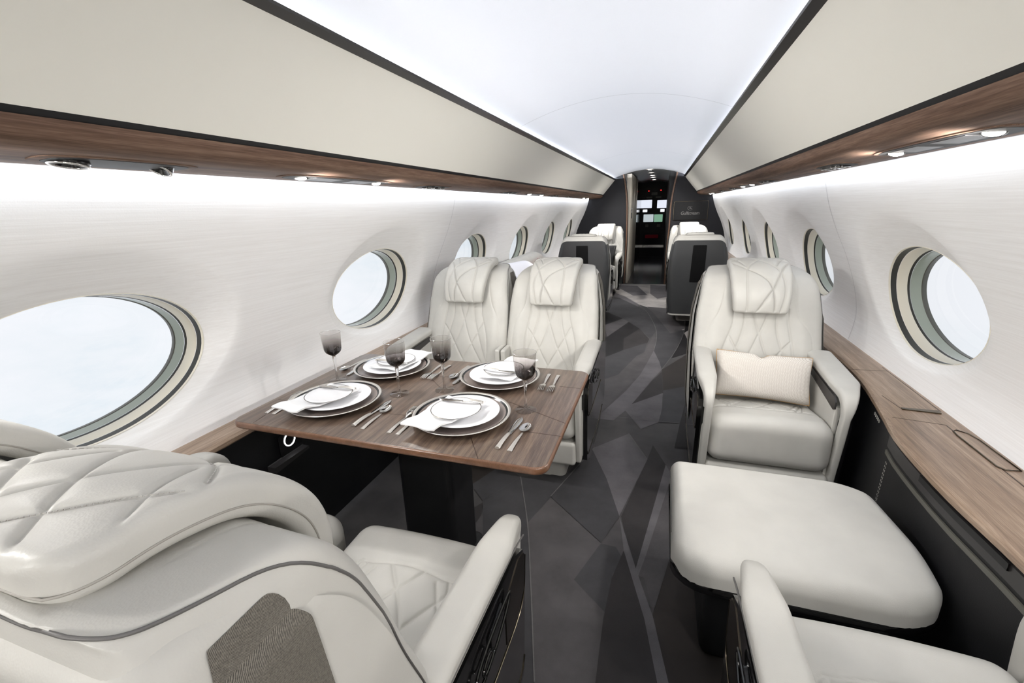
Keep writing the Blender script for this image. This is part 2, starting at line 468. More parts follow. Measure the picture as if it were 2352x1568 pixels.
CUTL = [
    ('knife', -0.136, 0.990, -0.06, 'dinner knife with fluted handle at the front right, next to the spoon'),
    ('spoon', -0.101, 0.988, -0.05, 'spoon at the front right corner of the table'),
    ('fork', -0.479, 0.992, 0.02, 'outer fork left of the near right charger plate'),
    ('fork', -0.448, 0.989, -0.03, 'inner fork left of the near right charger plate'),
    ('knife', -0.609, 1.000, -0.04, 'dinner knife between the two near place settings'),
    ('spoon', -0.572, 0.992, 0.02, 'spoon between the two near place settings'),
    ('fork', -0.958, 1.004, 0.03, 'outer fork at the front left of the table, beside the wall ledge'),
    ('fork', -0.929, 1.005, -0.02, 'inner fork tucked under the near left charger plate'),
    ('fork', -0.131, 1.572, -3.09, 'larger fork beside the far right charger plate'),
    ('fork', -0.094, 1.566, -3.10, 'smaller fork closest to the aisle edge of the table'),
    ('spoon', -0.479, 1.585, 3.09, 'spoon left of the far right charger plate'),
    ('knife', -0.448, 1.575, 3.10, 'dinner knife left of the far right charger plate'),
    ('fork', -0.600, 1.575, -3.10, 'fork right of the far left charger plate, nearer the plate'),
    ('fork', -0.560, 1.575, 3.12, 'fork right of the far left charger plate, nearer the middle of the table'),
    ('spoon', -0.965, 1.560, 3.05, 'spoon left of the far left charger plate, by the ledge'),
    ('knife', -0.935, 1.555, -3.05, 'dinner knife left of the far left charger plate, by the ledge'),
]
# ---------------------------------------------------------------- the cabin shell
YB = 8.15            # forward bulkhead
YA = -2.1            # aft wall
PITCH = 1.337
WP = [(.58, 1.212), (.63, 1.226), (.75, 1.240), (.84, 1.229), (.95, 1.198), (1.072, 1.150), (1.16, 1.107), (1.245, 1.068), (1.344, 1.030), (1.469, .996), (1.54, .984)]
_wz = [a for a, b in WP]
_wp = smooth_path(WP, 120)
def wallx(z): return np.interp(z, _wp[:, 0], _wp[:, 1])

WA, WB, WZ = .34, .213, .957         # window half length, half height, centre height
W0 = .718
DA, DB, DZ = .435, .292, 1.0         # recess around it
def dish(y, z, yc):
    """outward offset of the recess"""
    a = np.arctan2((z - WZ) / WB, (y - yc) / WA)
    # fraction from the window edge (0) to the recess edge (1)
    rw = 1 / np.sqrt((np.cos(a) ) ** 2 + (np.sin(a)) ** 2)
    ex, ez = yc + WA * np.cos(a), WZ + WB * np.sin(a)
    dx, dz = yc + .008 + DA * np.cos(a), DZ + DB * np.sin(a)
    L = np.hypot(dx - ex, dz - ez)
    t = np.clip(((y - ex) * (dx - ex) + (z - ez) * (dz - ez)) / (L * L), 0, 1)
    dep = .044 + .028 * np.sin(a)
    s = (1 - t)
    return dep * (s * .75 + .25 * s * s)

def wall_mesh(name, side):
    V = []; F = []; idx = {}
    def v(x, y, z):
        k = (round(y, 4), round(z, 4), round(x, 3))
        if k not in idx: idx[k] = len(V); V.append((side * x, y, z))
        return idx[k]
    def quad(a, b, c, d):
        q = [a, b, c, d]
        q = [i for n, i in enumerate(q) if i != q[n - 1]]
        if len(q) > 2: F.append(q if side > 0 else q[::-1])
    z0, z1 = .58, 1.54
    yc = W0
    tiles = [yc + PITCH * k for k in range(0, 6)]
    for yc in tiles:
        ya, yb = yc - PITCH / 2, yc + PITCH / 2
        B = []
        nh, nv = 26, 18
        for i in range(nv): B.append((yb, z0 + (z1 - z0) * i / nv))
        for i in range(nh): B.append((yb - (yb - ya) * i / nh, z1))
        for i in range(nv): B.append((ya, z1 - (z1 - z0) * i / nv))
        for i in range(nh): B.append((ya + (yb - ya) * i / nh, z0))
        n = len(B); rings = []
        ang = [math.atan2((z - WZ) / (WB * 2.2), (y - yc) / (WA * 1.9)) for y, z in B]
        for j in range(9):
            t = j / 8; R = []
            for a in ang:
                ex, ez = yc + WA * math.cos(a), WZ + WB * math.sin(a)
                dx, dz = yc + .008 + DA * math.cos(a), DZ + DB * math.sin(a)
                y, z = ex + (dx - ex) * t, ez + (dz - ez) * t
                dep = (.044 + .028 * math.sin(a)) * (1 - t)
                R.append((float(wallx(z)) + dep, y, z))
            rings.append(R)
        for j in range(1, 11):
            t = j / 10; R = []
            for a, (by, bz) in zip(ang, B):
                dx, dz = yc + .008 + DA * math.cos(a), DZ + DB * math.sin(a)
                y, z = dx + (by - dx) * t, dz + (bz - dz) * t
                R.append((float(wallx(z)), y, z))
            rings.append(R)
        I = [[v(*p) for p in R] for R in rings]
        for a_, b_ in zip(I[:-1], I[1:]):
            for k in range(n):
                l = (k + 1) % n
                quad(a_[k], b_[k], b_[l], a_[l])
    # plain lengths fore and aft
    def plainrun(ya, yb, nn):
        zs = [z0 + (z1 - z0) * i / 18 for i in range(19)]
        for i in range(nn):
            y0, y1 = ya + (yb - ya) * i / nn, ya + (yb - ya) * (i + 1) / nn
            for za, zb in zip(zs[:-1], zs[1:]):
                quad(v(float(wallx(za)), y0, za), v(float(wallx(za)), y1, za), v(float(wallx(zb)), y1, zb), v(float(wallx(zb)), y0, zb))
    y_first = tiles[0] - PITCH / 2; y_last = tiles[-1] + PITCH / 2
    plainrun(YA, y_first, 10); plainrun(y_last, YB + .02, 2)
    # lower lining down to the floor
    F.append([v(1.212, YA, .58), v(1.22, YA, -.02), v(1.22, YB + .02, -.02), v(1.212, YB + .02, .58)][::(1 if side < 0 else -1)])
    o = mesh(name, V, F, M['wallcloth'], None, True, angle=50)
    return struct(o)

wall_mesh('wall_left', -1)
wall_mesh('wall_right', 1)

# window reveals and panes
def window(i, yc, side):
    N = 72
    def ring(depth, sc, flat):
        R = []
        for k in range(N):
            a = 2 * PI * k / N
            y, z = yc + WA * sc * math.cos(a), WZ + WB * sc * math.sin(a)
            xw = float(wallx(WZ + WB * math.sin(a))) + .044 + .028 * math.sin(a)
            xf = 1.243 - .19 * (z - WZ)
            x = xw * (1 - flat) + xf * flat + depth
            R.append((side * x, y, z))
        return R
    def sleeve(steps, name, mat, parent):
        g = G(); V = []; F = []
        for st in steps: V += ring(*st)
        for j in range(len(steps) - 1):
            for k in range(N):
                l = (k + 1) % N
                q = (j * N + k, (j + 1) * N + k, (j + 1) * N + l, j * N + l)
                F.append(q if side < 0 else q[::-1])
        return mesh(name, V, F, mat, parent, True, angle=35)
    root = sleeve([(-.002, 1.004, 0), (-.003, .998, 0), (.001, .994, 0), (.004, .992, .02)], 'window_%d' % i, M['reveal'], None)
    struct(root)
    sleeve([(.004, .992, .02), (.010, .99, .10), (.024, .99, .25)], 'gasket', M['gasket'], root)
    sleeve([(.024, .988, .25), (.028, .978, .3), (.050, .965, .6), (.058, .962, .7)], 'reveal', M['reveal'], root)
    sleeve([(.058, .962, .7), (.061, .955, .75), (.066, .955, .8)], 'gasket', M['gasket'], root)
    sleeve([(.066, .952, .8), (.105, .945, 1)], 'frame', M['greenish'], root)  # ring coloured as the pane edge reflection
    sleeve([(.105, .945, 1), (.107, .938, 1), (.112, .938, 1), (.125, .95, 1)], 'seal', M['greyband'], root)
    R = ring(.109, .94, 1)
    c = (sum(p[0] for p in R) / N, yc, WZ)
    mesh('pane', R + [c], [(k, (k + 1) % N, N) for k in range(N)], M['pane'], root, False)

wi = 1
for side in (-1, 1):
    for k in range(6):
        window(wi, W0 + PITCH * k, side); wi += 1

# seams between the lining panels
ti = 1
for side in (-1, 1):
    for yy in (2.68, 5.35):
        zs = np.linspace(.62, 1.50, 30)
        V = []; F = []
        for z in zs:
            x = float(wallx(z)) - .0012
            V += [(side * x, yy - .0018, z), (side * x, yy + .0018, z)]
        for q in range(len(zs) - 1):
            f = (q * 2, q * 2 + 1, q * 2 + 3, q * 2 + 2); F.append(f)
        struct(mesh('trim_%d' % ti, V, F, M['seam'], None, True)); ti += 1

# ceiling vault
def ceil_z(x): return 1.913 - x * x / 2.78
V = []; F = []
xs = list(np.linspace(-.78, .78, 61))
prof = [(-1.0, 1.53), (-.93, 1.60)] + [(x, ceil_z(x)) for x in xs] + [(.93, 1.60), (1.0, 1.53)]
ys = [YA, 0, 2.66, 5.40, YB + .02]
for y in ys: V += [(x, y, z) for x, z in prof]
n = len(prof)
for j in range(len(ys) - 1):
    for i in range(n - 1): F.append((j * n + i, j * n + i + 1, (j + 1) * n + i + 1, (j + 1) * n + i))
struct(mesh('ceiling', V, F, M['white'], None, True, angle=50))
for yy in (2.66, 5.40):
    V = []; F = []
    for i, x in enumerate(np.linspace(-.6, .6, 50)):
        V += [(x, yy - .003, ceil_z(x) - .0012), (x, yy + .003, ceil_z(x) - .0012)]
        if i: F.append((2 * i - 2, 2 * i - 1, 2 * i + 1, 2 * i))
    struct(mesh('trim_%d' % ti, V, F, M['seam'], None, True)); ti += 1

# overhead valances: cream panel, dark rails, walnut strip
def run(profile, side, y0, y1, name, mat, parent=None, closed=False, sm=True, ang=40):
    V = []; F = []
    P = profile
    ny = 2
    for y in (y0, y1): V += [(side * x, y, z) for x, z in P]
    n = len(P)
    for i in range(n if closed else n - 1):
        q = (i, (i + 1) % n, n + (i + 1) % n, n + i)
        F.append(q if side > 0 else q[::-1])
    if closed:
        F.append(tuple(range(n))[::-1]); F.append(tuple(range(n, 2 * n)))
    return mesh(name, V, F, mat, parent, sm, angle=ang)

WOODP = [(.757, 1.527), (.7605, 1.512), (.770, 1.498), (.786, 1.488), (.810, 1.4815), (.845, 1.4785), (.885, 1.4765), (.925, 1.4735), (.960, 1.469), (.966, 1.471), (.966, 1.483), (.955, 1.485)]
for side in (-1, 1):
    nm = 'left' if side < 0 else 'right'
    root = run([(.563, 1.764), (.61, 1.706), (.66, 1.645), (.71, 1.586), (.750, 1.5385), (.790, 1.56), (.60, 1.778)], side, YA, YB - .004, 'overhead_bin', M['bin'], None, True)
    tag(root, 'long cream overhead bin panel above the %s row of windows' % ('left' if side < 0 else 'right'), 'overhead bin', 'overhead bins along the cabin')
    run([(.563, 1.764), (.535, 1.772), (.533, 1.778), (.545, 1.784), (.60, 1.780)], side, YA, YB - .004, 'upper_rail', M['dark_trim'], root, False)
    run([(.750, 1.5395), (.7535, 1.5355), (.7595, 1.5265), (.775, 1.53)], side, YA, YB - .004, 'lower_rail', M['black_matt'], root, False)
    w = run(WOODP, side, YA, YB - .006, 'service_strip', M['wood'], None, False, ang=60)
    tag(w, 'walnut service strip with lamps and air vents above the %s windows' % ('left' if side < 0 else 'right'), 'wood trim', 'walnut service strips')

# service units set in the walnut strip
def unit_outline(y0, y1, x0=.835, x1=.945):
    P = []
    cy, hy, cx_, hx = (y0 + y1) / 2, (y1 - y0) / 2, (x0 + x1) / 2, (x1 - x0) / 2
    for k in range(40):
        a = 2 * PI * k / 40
        c, s = math.cos(a), math.sin(a)
        P.append((cx_ + hx * math.copysign(abs(c) ** .55, c), cy + hy * math.copysign(abs(s) ** .75, s)))
    return P
def wood_z(x): 
    return float(np.interp(x, [p[0] for p in WOODP[:9]], [p[1] for p in WOODP[:9]]))
def unit(side, y0, y1, kind, label, group):
    V, F = slab(unit_outline(y0, y1), -.0022, .004, 0, .0012)
    V = np.array([(side * x, y, wood_z(x) + z) for x, y, z in V])
    if side < 0: F = [f[::-1] for f in F]
    name = {'light': 'reading_light_unit', 'vent': 'air_vent', 'gasper': 'air_outlet_unit'}[kind]
    root = mesh(name, V, F, M['wood'], None, True, angle=40)
    tag(root, label, {'light': 'reading light', 'vent': 'air vent', 'gasper': 'air outlet'}[kind], group)
    V, F = slab(unit_outline(y0 + .02, y1 - .02, .845, .937), -.0032, -.0018)
    V = np.array([(side * x, y, wood_z(x) + z) for x, y, z in V])
    if side < 0: F = [f[::-1] for f in F]
    mesh('housing', V, F, M['black_matt'], root, True, angle=40)
    yc = (y0 + y1) / 2
    if kind == 'light':
        for yl in (y0 + .085, y1 - .085):
            sgn = 1 if yl > yc else -1
            V, F = lathe([(.022, .006), (.022, -.012), (.0195, -.0135), (.0175, -.013)], 28)
            Rm = Matrix.Rotation(-.32, 3, 'X') @ Matrix.Rotation(side * .22, 3, 'Y')
            f = lambda V: [tuple(Rm @ Vector(v) + Vector((side * .89, yl, 1.4835))) for v in V]
            mesh('lamp_ring', f(V), F, M['black_gloss'], root, True, angle=40)
            V, F = lathe([(.018, -.0125), (.0001, -.0125)], 28)
            mesh('lamp', f(V), F, M['led'], root, True)
        g = G()
        for s0 in (-1, 1):
            V, F = slab([(.862, yc + s0 * .10 - .07), (.920, yc + s0 * .10 - .07), (.920, yc + s0 * .10 + .07), (.862, yc + s0 * .10 + .07)], -.0042, -.0030)
            g.add([(side * x, y, wood_z(x) + z) for x, y, z in V], F)
        g.obj('speaker_grille', M['dark_trim'], root)
    elif kind == 'vent':
        for yl in (yc - .055, yc + .055):
            V, F = lathe([(.034, .004), (.034, -.006), (.028, -.008), (.024, -.005), (.014, -.007), (.012, -.010), (.0001, -.010)], 24)
            mesh('nozzle', [(v[0] + side * .89, v[1] + yl, v[2] + 1.4725) for v in V], F, M['black_gloss'], root, True, angle=35)
            for rr in (.031, .018):
                V, F = tube([(side * .89 + rr * math.cos(a), yl + rr * math.sin(a), 1.4655) for a in np.linspace(0, 2 * PI, 25)[:-1]], .0012, 6, True)
                mesh('ring', V, F, M['chrome'], root)
    else:
        for yl, rr, tilt in ((y0 + .065, .036, .15), (y1 - .065, .027, .55)):
            V, F = lathe([(rr * .9, .01), (rr * .95, -.012), (rr * .8, -.018), (rr * .5, -.010), (.0001, -.010)], 32)
            Rm = Matrix.Rotation(-tilt, 3, 'X')
            f = lambda V: [tuple(Rm @ Vector(v) + Vector((side * .90, yl, 1.4835))) for v in V]
            mesh('nozzle', f(V), F, M['black_gloss'], root, True, angle=35)
            V, F = tube([(rr * .86 * math.cos(a), rr * .86 * math.sin(a), -.0175) for a in np.linspace(0, 2 * PI, 33)[:-1]], .0028, 8, True)
            mesh('ring', f(V), F, M['chrome'], root)
unit(-1, .57, .885, 'gasper', 'twin round air outlets set in the walnut strip above the big left window', 'air outlets')
for side in (-1, 1):
    w = 'left' if side < 0 else 'right'
    for y0, y1, wh in ((1.17, 1.76, 'above the dining table' if side < 0 else 'over the credenza and ottoman'), (3.90, 4.50, 'midway along the cabin'), (6.85, 7.40, 'next to the forward bulkhead')):
        unit(side, y0, y1, 'light', 'pair of lit reading lamps in the %s walnut strip, %s' % (w, wh), 'reading lamp units')
    for y0, y1, wh in ((2.02, 2.34, 'nearest to the camera'), (3.28, 3.62, 'second from the camera'), (4.80, 5.10, 'third from the camera'), (5.62, 5.92, 'farthest away')):
        unit(side, y0, y1, 'vent', 'small dark air vent in the %s walnut strip, %s' % (w, wh), 'air vents')

# ---------------------------------------------------------------- floor with inlaid geometric carpet
def carpet_floor():
    cols = {'base': (73, 71, 71), 'k': (27, 25, 26), 'k2': (48, 45, 45), 'd': (61, 60, 62), 'm': (77, 74, 75), 'l': (95, 92, 94), 'x': (160, 155, 151), 'br': (46, 41, 38), 'line': (100, 98, 97)}
    names = list(cols); mats = [carpet('carpet_' + k, cols[k]) for k in names]
    g = G()
    g.add([(-1.23, YA, -.02), (1.23, YA, -.02), (1.23, YB, -.02), (-1.23, YB, -.02), (-1.23, YA, 0), (1.23, YA, 0), (1.23, YB, 0), (-1.23, YB, 0)], [(3, 2, 1, 0), (4, 5, 6, 7)], 0)
    z = 0
    for kind, pts in CARPET:
        z += .00012
        m = names.index(kind)
        if kind == 'line':
            P = smooth_path(pts, 60) if len(pts) > 2 else np.array(pts, float)
            T = np.gradient(P, axis=0); T /= np.linalg.norm(T, axis=1)[:, None]
            Nn = np.stack([-T[:, 1], T[:, 0]], 1) * .0022
            V = []; F = []
            for i, (p, q) in enumerate(zip(P, Nn)):
                V += [(p[0] + q[0], p[1] + q[1], z), (p[0] - q[0], p[1] - q[1], z)]
                if i: F.append((2 * i - 2, 2 * i - 1, 2 * i + 1, 2 * i))
            g.add(V, F, m)
        else:
            a = sum(pts[i - 1][0] * pts[i][1] - pts[i][0] * pts[i - 1][1] for i in range(len(pts)))
            P = pts if a > 0 else pts[::-1]
            g.add([(x, y, z) for x, y in P], [tuple(range(len(P)))], m)
    o = g.obj('floor', mats, None, False, None)
    struct(o)
carpet_floor()

# ---------------------------------------------------------------- forward bulkhead, vestibule, flight deck
LS = [(0, -.34), (.396, -.334), (.848, -.33), (1.359, -.344), (1.643, -.378), (1.861, -.423)]
RS = [(0, .351), (.548, .353), (.983, .366), (1.335, .37), (1.609, .398), (1.829, .437)]
def sx(S, z): return float(np.interp(z, [p[0] for p in smooth_path(S, 40)], [p[1] for p in smooth_path(S, 40)]))
for side, S, nm in ((-1, LS, 'wall_front_left'), (1, RS, 'wall_front_right')):
    zs = np.linspace(0, 1.86, 24)
    inner = [(sx(S, z) - side * .02, z) for z in zs]
    inner.append((side * .43, ceil_z(.43) + .01))
    outer = [(side * x, ceil_z(x) + .01) for x in np.linspace(.46, .78, 6)] + [(side * .93, 1.60), (side * 1.02, 1.54)]
    outer += [(side * (float(wallx(z)) + .05), z) for z in np.linspace(1.5, .6, 14)] + [(side * 1.15, 0)]
    P = inner + outer
    V = [(x, YB, z) for x, z in P] + [(x, YB + .06, z) for x, z in P]
    n = len(P)
    F = [tuple(range(n)) if side < 0 else tuple(reversed(range(n))), tuple(reversed(range(n, 2 * n))) if side < 0 else tuple(range(n, 2 * n))]
    for i in range(n):
        q = (i, (i + 1) % n, n + (i + 1) % n, n + i)
        F.append(q if side > 0 else q[::-1])
    struct(mesh(nm, V, F, M['navy'], None, False))
    # brown strip beside the doorway
    V = []; F = []
    for i, z in enumerate(np.linspace(0, 1.865, 40)):
        x = sx(S, z)
        V += [(x - .013, YB - .001, z), (x - .010, YB - .012, z), (x + .010, YB - .012, z), (x + .013, YB - .001, z)]
        if i:
            for k in range(3): F.append((4 * i - 4 + k, 4 * i - 3 + k, 4 * i + 1 + k, 4 * i + k))
    struct(mesh('trim_%d' % ti, V, F, M['brownstrip'], None, True, angle=40)); ti += 1

# vestibule
g = G()
g.add([(-1.23, YB, -.001), (1.23, YB, -.001), (1.13, 13, -.001), (-1.13, 13, -.001)], [(0, 1, 2, 3)])
o = g.obj('floor_forward', plain('stone_floor', (44, 43, 46), .16), None, False, None); struct(o)
V = []; F = []
for i, x in enumerate(np.linspace(-.5, .5, 20)):
    V += [(x, YB + .06, ceil_z(x) + .005), (x, 13.6, ceil_z(x) + .005)]
    if i: F.append((2 * i - 2, 2 * i, 2 * i + 1, 2 * i - 1))
struct(mesh('ceiling_forward', V, F, plain('vestibule_ceiling', (150, 148, 146), .4), None, True))
g = G(); g.add(*box(-.36, -.285, YB + .06, 10.15, 0, 1.86)); struct(g.obj('wall_vestibule_left', M['panel_cream'], None, False))
g = G(); g.add(*box(-.60, -.30, 10.15, 13.2, 0, 1.9)); struct(g.obj('wall_galley_left', M['black_gloss'], None, False))
g = G(); g.add(*box(.325, .60, YB + .06, 12.4, 0, 1.86)); struct(g.obj('wall_vestibule_right', M['black_matt'], None, False))
h = mesh('door_catch', *slab(rrect(8.42, 8.56, 1.12, 1.30, .02), 0, .006, fn=lambda V: np.stack([-.285 + V[:, 2], V[:, 0], V[:, 1]], 1)), M['black_gloss'])
tag(h, 'small black recessed catch on the cream sliding door beyond the bulkhead', 'door catch')
for i, y in enumerate((8.30, 9.215, 10.09, 10.76, 11.75, 12.9)):
    V, F = lathe([(.05, 0), (.05, -.012), (.044, -.014), (.042, -.006)], 24, (0, y, 1.908))
    r = mesh('downlight', V, F, M['chrome'], None, True, angle=40)
    tag(r, 'round ceiling downlight in the vestibule ceiling, %s' % ('nearest', 'second nearest', 'third nearest', 'fourth nearest', 'fifth nearest', 'farthest')[i], 'ceiling light', 'vestibule downlights')
    V, F = lathe([(.043, -.008), (.0001, -.008)], 24, (0, y, 1.908))
    mesh('lamp', V, F, M['led'], r)
# flight deck at the end
def dk(name, rects, mat, y=12.5, parent=None, th=.02, r=.01):
    g = G()
    for x0, x1, z0, z1 in rects:
        g.add(*slab(rrect(x0, x1, z0, z1, r, 3), 0, th, fn=lambda V: np.stack([V[:, 0], y - V[:, 2], V[:, 1]], 1)))
    return g.obj(name, mat, parent, False)
g = G(); g.add(*box(-.62, .62, 12.56, 12.62, 0, 1.93)); struct(g.obj('wall_flight_deck', M['black_matt'], None, False))
for x0, x1, z0, z1, lb in ((-.347, -.033, 1.262, 1.462, 'left'), (.096, .40, 1.254, 1.448, 'right')):
    w = dk('windscreen', [(x0 - .02, x1 + .02, z0 - .02, z1 + .02)], M['black_matt'], 12.52, None, .01)
    tag(w, 'bright %s windscreen pane of the distant flight deck' % lb, 'windscreen', 'flight deck windscreens')
    dk('pane', [(x0, x1, z0, z1)], emis('daylight_' + lb, (228, 233, 246), 1.0), 12.508, w, .006)
con = dk('instrument_panel', [(-.36, .40, .62, 1.24)], M['black_matt'], 12.45, None, .10, .02)
tag(con, 'black instrument panel with lit screens at the end of the aisle', 'instrument panel')
dk('display', [(-.22, .025, .915, 1.105)], emis('screen_a', (186, 196, 200), .95), 12.345, con, .006)
dk('display', [(.04, .25, .912, 1.10)], emis('screen_b', (132, 176, 150), .8), 12.345, con, .006)
dk('display', [(-.248, -.135, 1.163, 1.227)], emis('screen_c', (240, 242, 246), 1.1), 12.345, con, .006)
dk('display', [(.184, .285, 1.160, 1.227)], M.setdefault('sc', emis('screen_d', (240, 242, 246), 1.1)), 12.345, con, .006)
dk('throttle', [(-.165, -.09, .79, .855), (.12, .205, .79, .855)], M['greyband'], 12.34, con, .03)
oh = dk('overhead_panel_switches', [(-.30, .34, 1.52, 1.80)], M['black_matt'], 12.40, None, .06, .02)
tag(oh, 'black overhead switch panel with two red lights in the flight deck', 'switch panel')
dk('indicator_light', [(-.132, -.112, 1.668, 1.684), (.160, .182, 1.678, 1.694)], emis('red_light', (255, 40, 40), 5), 12.335, oh, .006, .004)
dk('switches', [(-.055, .09, 1.575, 1.64), (-.17, -.03, 1.50, 1.54), (.05, .19, 1.50, 1.54)], M['greyband'], 12.338, oh, .004)
ps = dk('pilot_seat_pad', [(-.15, .175, .53, .605)], M['red'], 12.2, None, .2, .02); tag(ps, 'dark red pad low between the flight deck controls', 'seat pad')
sl = dk('threshold_bar', [(-.30, .325, .265, .33)], M['chrome'], 12.4, None, .02); tag(sl, 'metal bar across the flight deck entrance', 'bar')

# bulkhead monitor
mon = mesh('monitor', *slab(rrect(.414, .950, 1.078, 1.386, .02), 0, .02, .004, fn=lambda V: np.stack([V[:, 0], YB - V[:, 2], V[:, 1]], 1)), M['bronze'], None, True, angle=35)
tag(mon, 'black wall monitor with company emblem on the dark bulkhead', 'monitor')
mesh('screen', *slab(rrect(.422, .942, 1.086, 1.378, .016), 0, .002, fn=lambda V: np.stack([V[:, 0], YB - .02 - V[:, 2], V[:, 1]], 1)), M['screen'], mon, False)
silver_txt = emis('screen_lettering', (120, 118, 116), .22)
cu = bpy.data.curves.new('lettering', 'FONT'); cu.body = 'Gulfstream'; cu.size = .078; cu.align_x = 'CENTER'; cu.extrude = .0006; cu.space_character = .96; cu.shear = .1
cu.materials.append(silver_txt)
tmp = link(bpy.data.objects.new('lettering', cu)); bpy.context.view_layer.update(); lme = bpy.data.meshes.new_from_object(tmp); bpy.data.objects.remove(tmp)
lt = link(bpy.data.objects.new('lettering', lme), mon); lt.location = (.676, YB - .0235, 1.168); lt.rotation_euler = (PI / 2, 0, 0); lt.scale = (.86, 1, 1)
g = G()
A = [math.radians(a) for a in np.linspace(35, 325, 30)]
g.add(*tube([(.676 + .040 * math.cos(a), YB - .0232, 1.271 + .030 * math.sin(a)) for a in A], [.0022 + .0035 * math.sin(i / 29 * PI) for i in range(30)], 6, False, .5))
g.add(*tube([(.660 + .02 * t, YB - .0232, 1.271 + .012 * math.sin(t * PI)) for t in np.linspace(0, 2, 12)], .002, 6))
g.add(*tube([(.676 + .012 * math.cos(a), YB - .0232, 1.271 + .009 * math.sin(a)) for a in np.linspace(0, 2 * PI, 16)[:-1]], .002, 6, True))
g.obj('emblem', silver_txt, mon)

# aft wall behind the camera
g = G(); g.add(*box(-1.3, 1.3, YA - .05, YA, -.02, 1.95)); struct(g.obj('wall_back', M['bin'], None, False))
# ---------------------------------------------------------------- seats
# local frame: seat faces -y, aisle on -x, window on +x, cushion front edge at y = 0
BF = [(.38, .40), (.45, .430), (.62, .474), (.754, .520), (.853, .546), (.93, .570), (.98, .598), (1.014, .636), (1.03, .695), (1.046, .79)]
_bf = smooth_path(BF, 80)
def back_y(z): return np.interp(z, _bf[:, 0], _bf[:, 1])

def center_lines(pts): return [(a + .022, b) for a, b in pts]
BACKL = [center_lines(p) for p in (
    [(-.13, .86), (-.134, .774), (-.15, .721), (-.175, .645), (-.185, .56), (-.175, .46)],
    [(.108, .86), (.113, .792), (.126, .721), (.137, .642), (.138, .56), (.13, .46)],
    [(-.084, .845), (-.081, .791), (-.092, .724), (-.114, .656), (-.15, .56), (-.175, .50)],
    [(-.042, .845), (-.032, .793), (-.011, .728), (.024, .628), (.07, .55), (.13, .46)],
    [(.019, .845), (.013, .802), (-.015, .728), (-.059, .623), (-.10, .55), (-.16, .46)],
    [(.06, .845), (.063, .761), (.076, .703), (.095, .64), (.12, .56), (.135, .50)],
    [(-.15, .721), (-.11, .649), (-.05, .55), (.0, .46)],
    [(.13, .706), (.081, .646), (.02, .55), (-.04, .46)])]
BACKFINE = [center_lines(p) for p in (
    [(-.179, 1.041), (-.175, .969), (-.187, .885), (-.206, .824), (-.25, .746), (-.259, .7), (-.258, .617)],
    [(.135, 1.033), (.142, .953), (.145, .867), (.162, .81), (.21, .74), (.22, .649), (.22, .6)])]
def back_halfwidth(z): return np.interp(z, [.4, .62, .82, .95, 1.05], [.285, .291, .283, .266, .250])

def make_backrest(nx, nz, grooves=True, raw=False):
    def fn(P):
        x, y, z = P[:, 0].copy(), P[:, 1].copy(), P[:, 2].copy()
        zz = z + .720                                   # box height .66 -> .390 .. 1.050
        v = (y + .11) / .22                             # 0 front, 1 rear
        xn = x / .29
        r = np.where(x > 0, .09, .048)
        ax = np.abs(x)
        drop = np.where(ax > .29 - r, r - np.sqrt(np.maximum(0, r * r - (ax - (.29 - r)) ** 2)), 0)
        zz = zz - drop * np.clip((zz - .85) / .2, 0, 1)
        zz -= .012 * xn ** 2 * np.clip((zz - .9) / .15, 0, 1)
        f = back_y(zz)
        X = xn * back_halfwidth(zz) * (1 - .075 * np.clip((v - .35) / .65, 0, 1) ** 1.6)
        rear = np.interp(zz, [.4, .85, .95], [.66, .72, .800]); rear = np.maximum(rear, f + .012)
        front = v < .5
        g = np.zeros(len(P))
        Y = f + v * (rear - f)
        # padding: side bolsters forward, middle slightly hollow, quilting
        fw = np.clip(1 - v * 3.2, 0, 1)
        pad = .022 * np.exp(-((np.abs(X) - .205) / .055) ** 2) * np.clip((.98 - zz) / .3, 0, 1)
        pad += .010 * np.exp(-(X / .14) ** 2)
        if grooves:
            m = v < .25
            a = groove(X[m], zz[m], [l for l in BACKL], .0036) * (zz[m] < .86) * .0058
            b = groove(X[m], zz[m], BACKFINE, .0022) * .0022
            g[m] = a + b
        Y = Y - fw * pad + g
        return np.stack([X, Y, zz], 1)
    if raw: return None, None, fn
    return rbox(.58, .22, .66, .034, (nx, 3, nz), fn)

HP = [(.507, .842), (.512, .90), (.534, .955), (.573, 1.003), (.618, 1.036), (.668, 1.054), (.720, 1.062), (.788, 1.060)]
_hp = smooth_path(HP, 120)
_hl = np.r_[0, np.cumsum(np.linalg.norm(np.diff(_hp, axis=0), axis=1))]; HL = _hl[-1]
_ht = np.gradient(_hp, axis=0); _ht /= np.linalg.norm(_ht, axis=1)[:, None]
HEADL = [[(.056, .0), (.055, .06), (.042, .12), (.022, .16), (-.025, .20), (-.068, .225), (-.105, .255), (-.15, .30)],
         [(-.024, .0), (.017, .07), (.05, .12), (.084, .20), (.11, .25), (.15, .30)],
         [(-.065, .0), (-.062, .055), (-.066, .15), (-.06, .215), (-.04, .262), (.0, .318), (.04, .362), (.09, .42)],
         [(.081, .0), (.100, .105), (.086, .20), (.045, .262), (.0, .318), (-.04, .362), (-.09, .42)],
         [(-.15, .28), (-.10, .318), (-.055, .352), (-.015, .38), (.03, .42)],
         [(.15, .28), (.10, .318), (.055, .352), (.015, .38), (-.03, .42)],
         [(-.07, .25), (-.10, .315), (-.15, .38)], [(.07, .25), (.10, .315), (.15, .38)]]
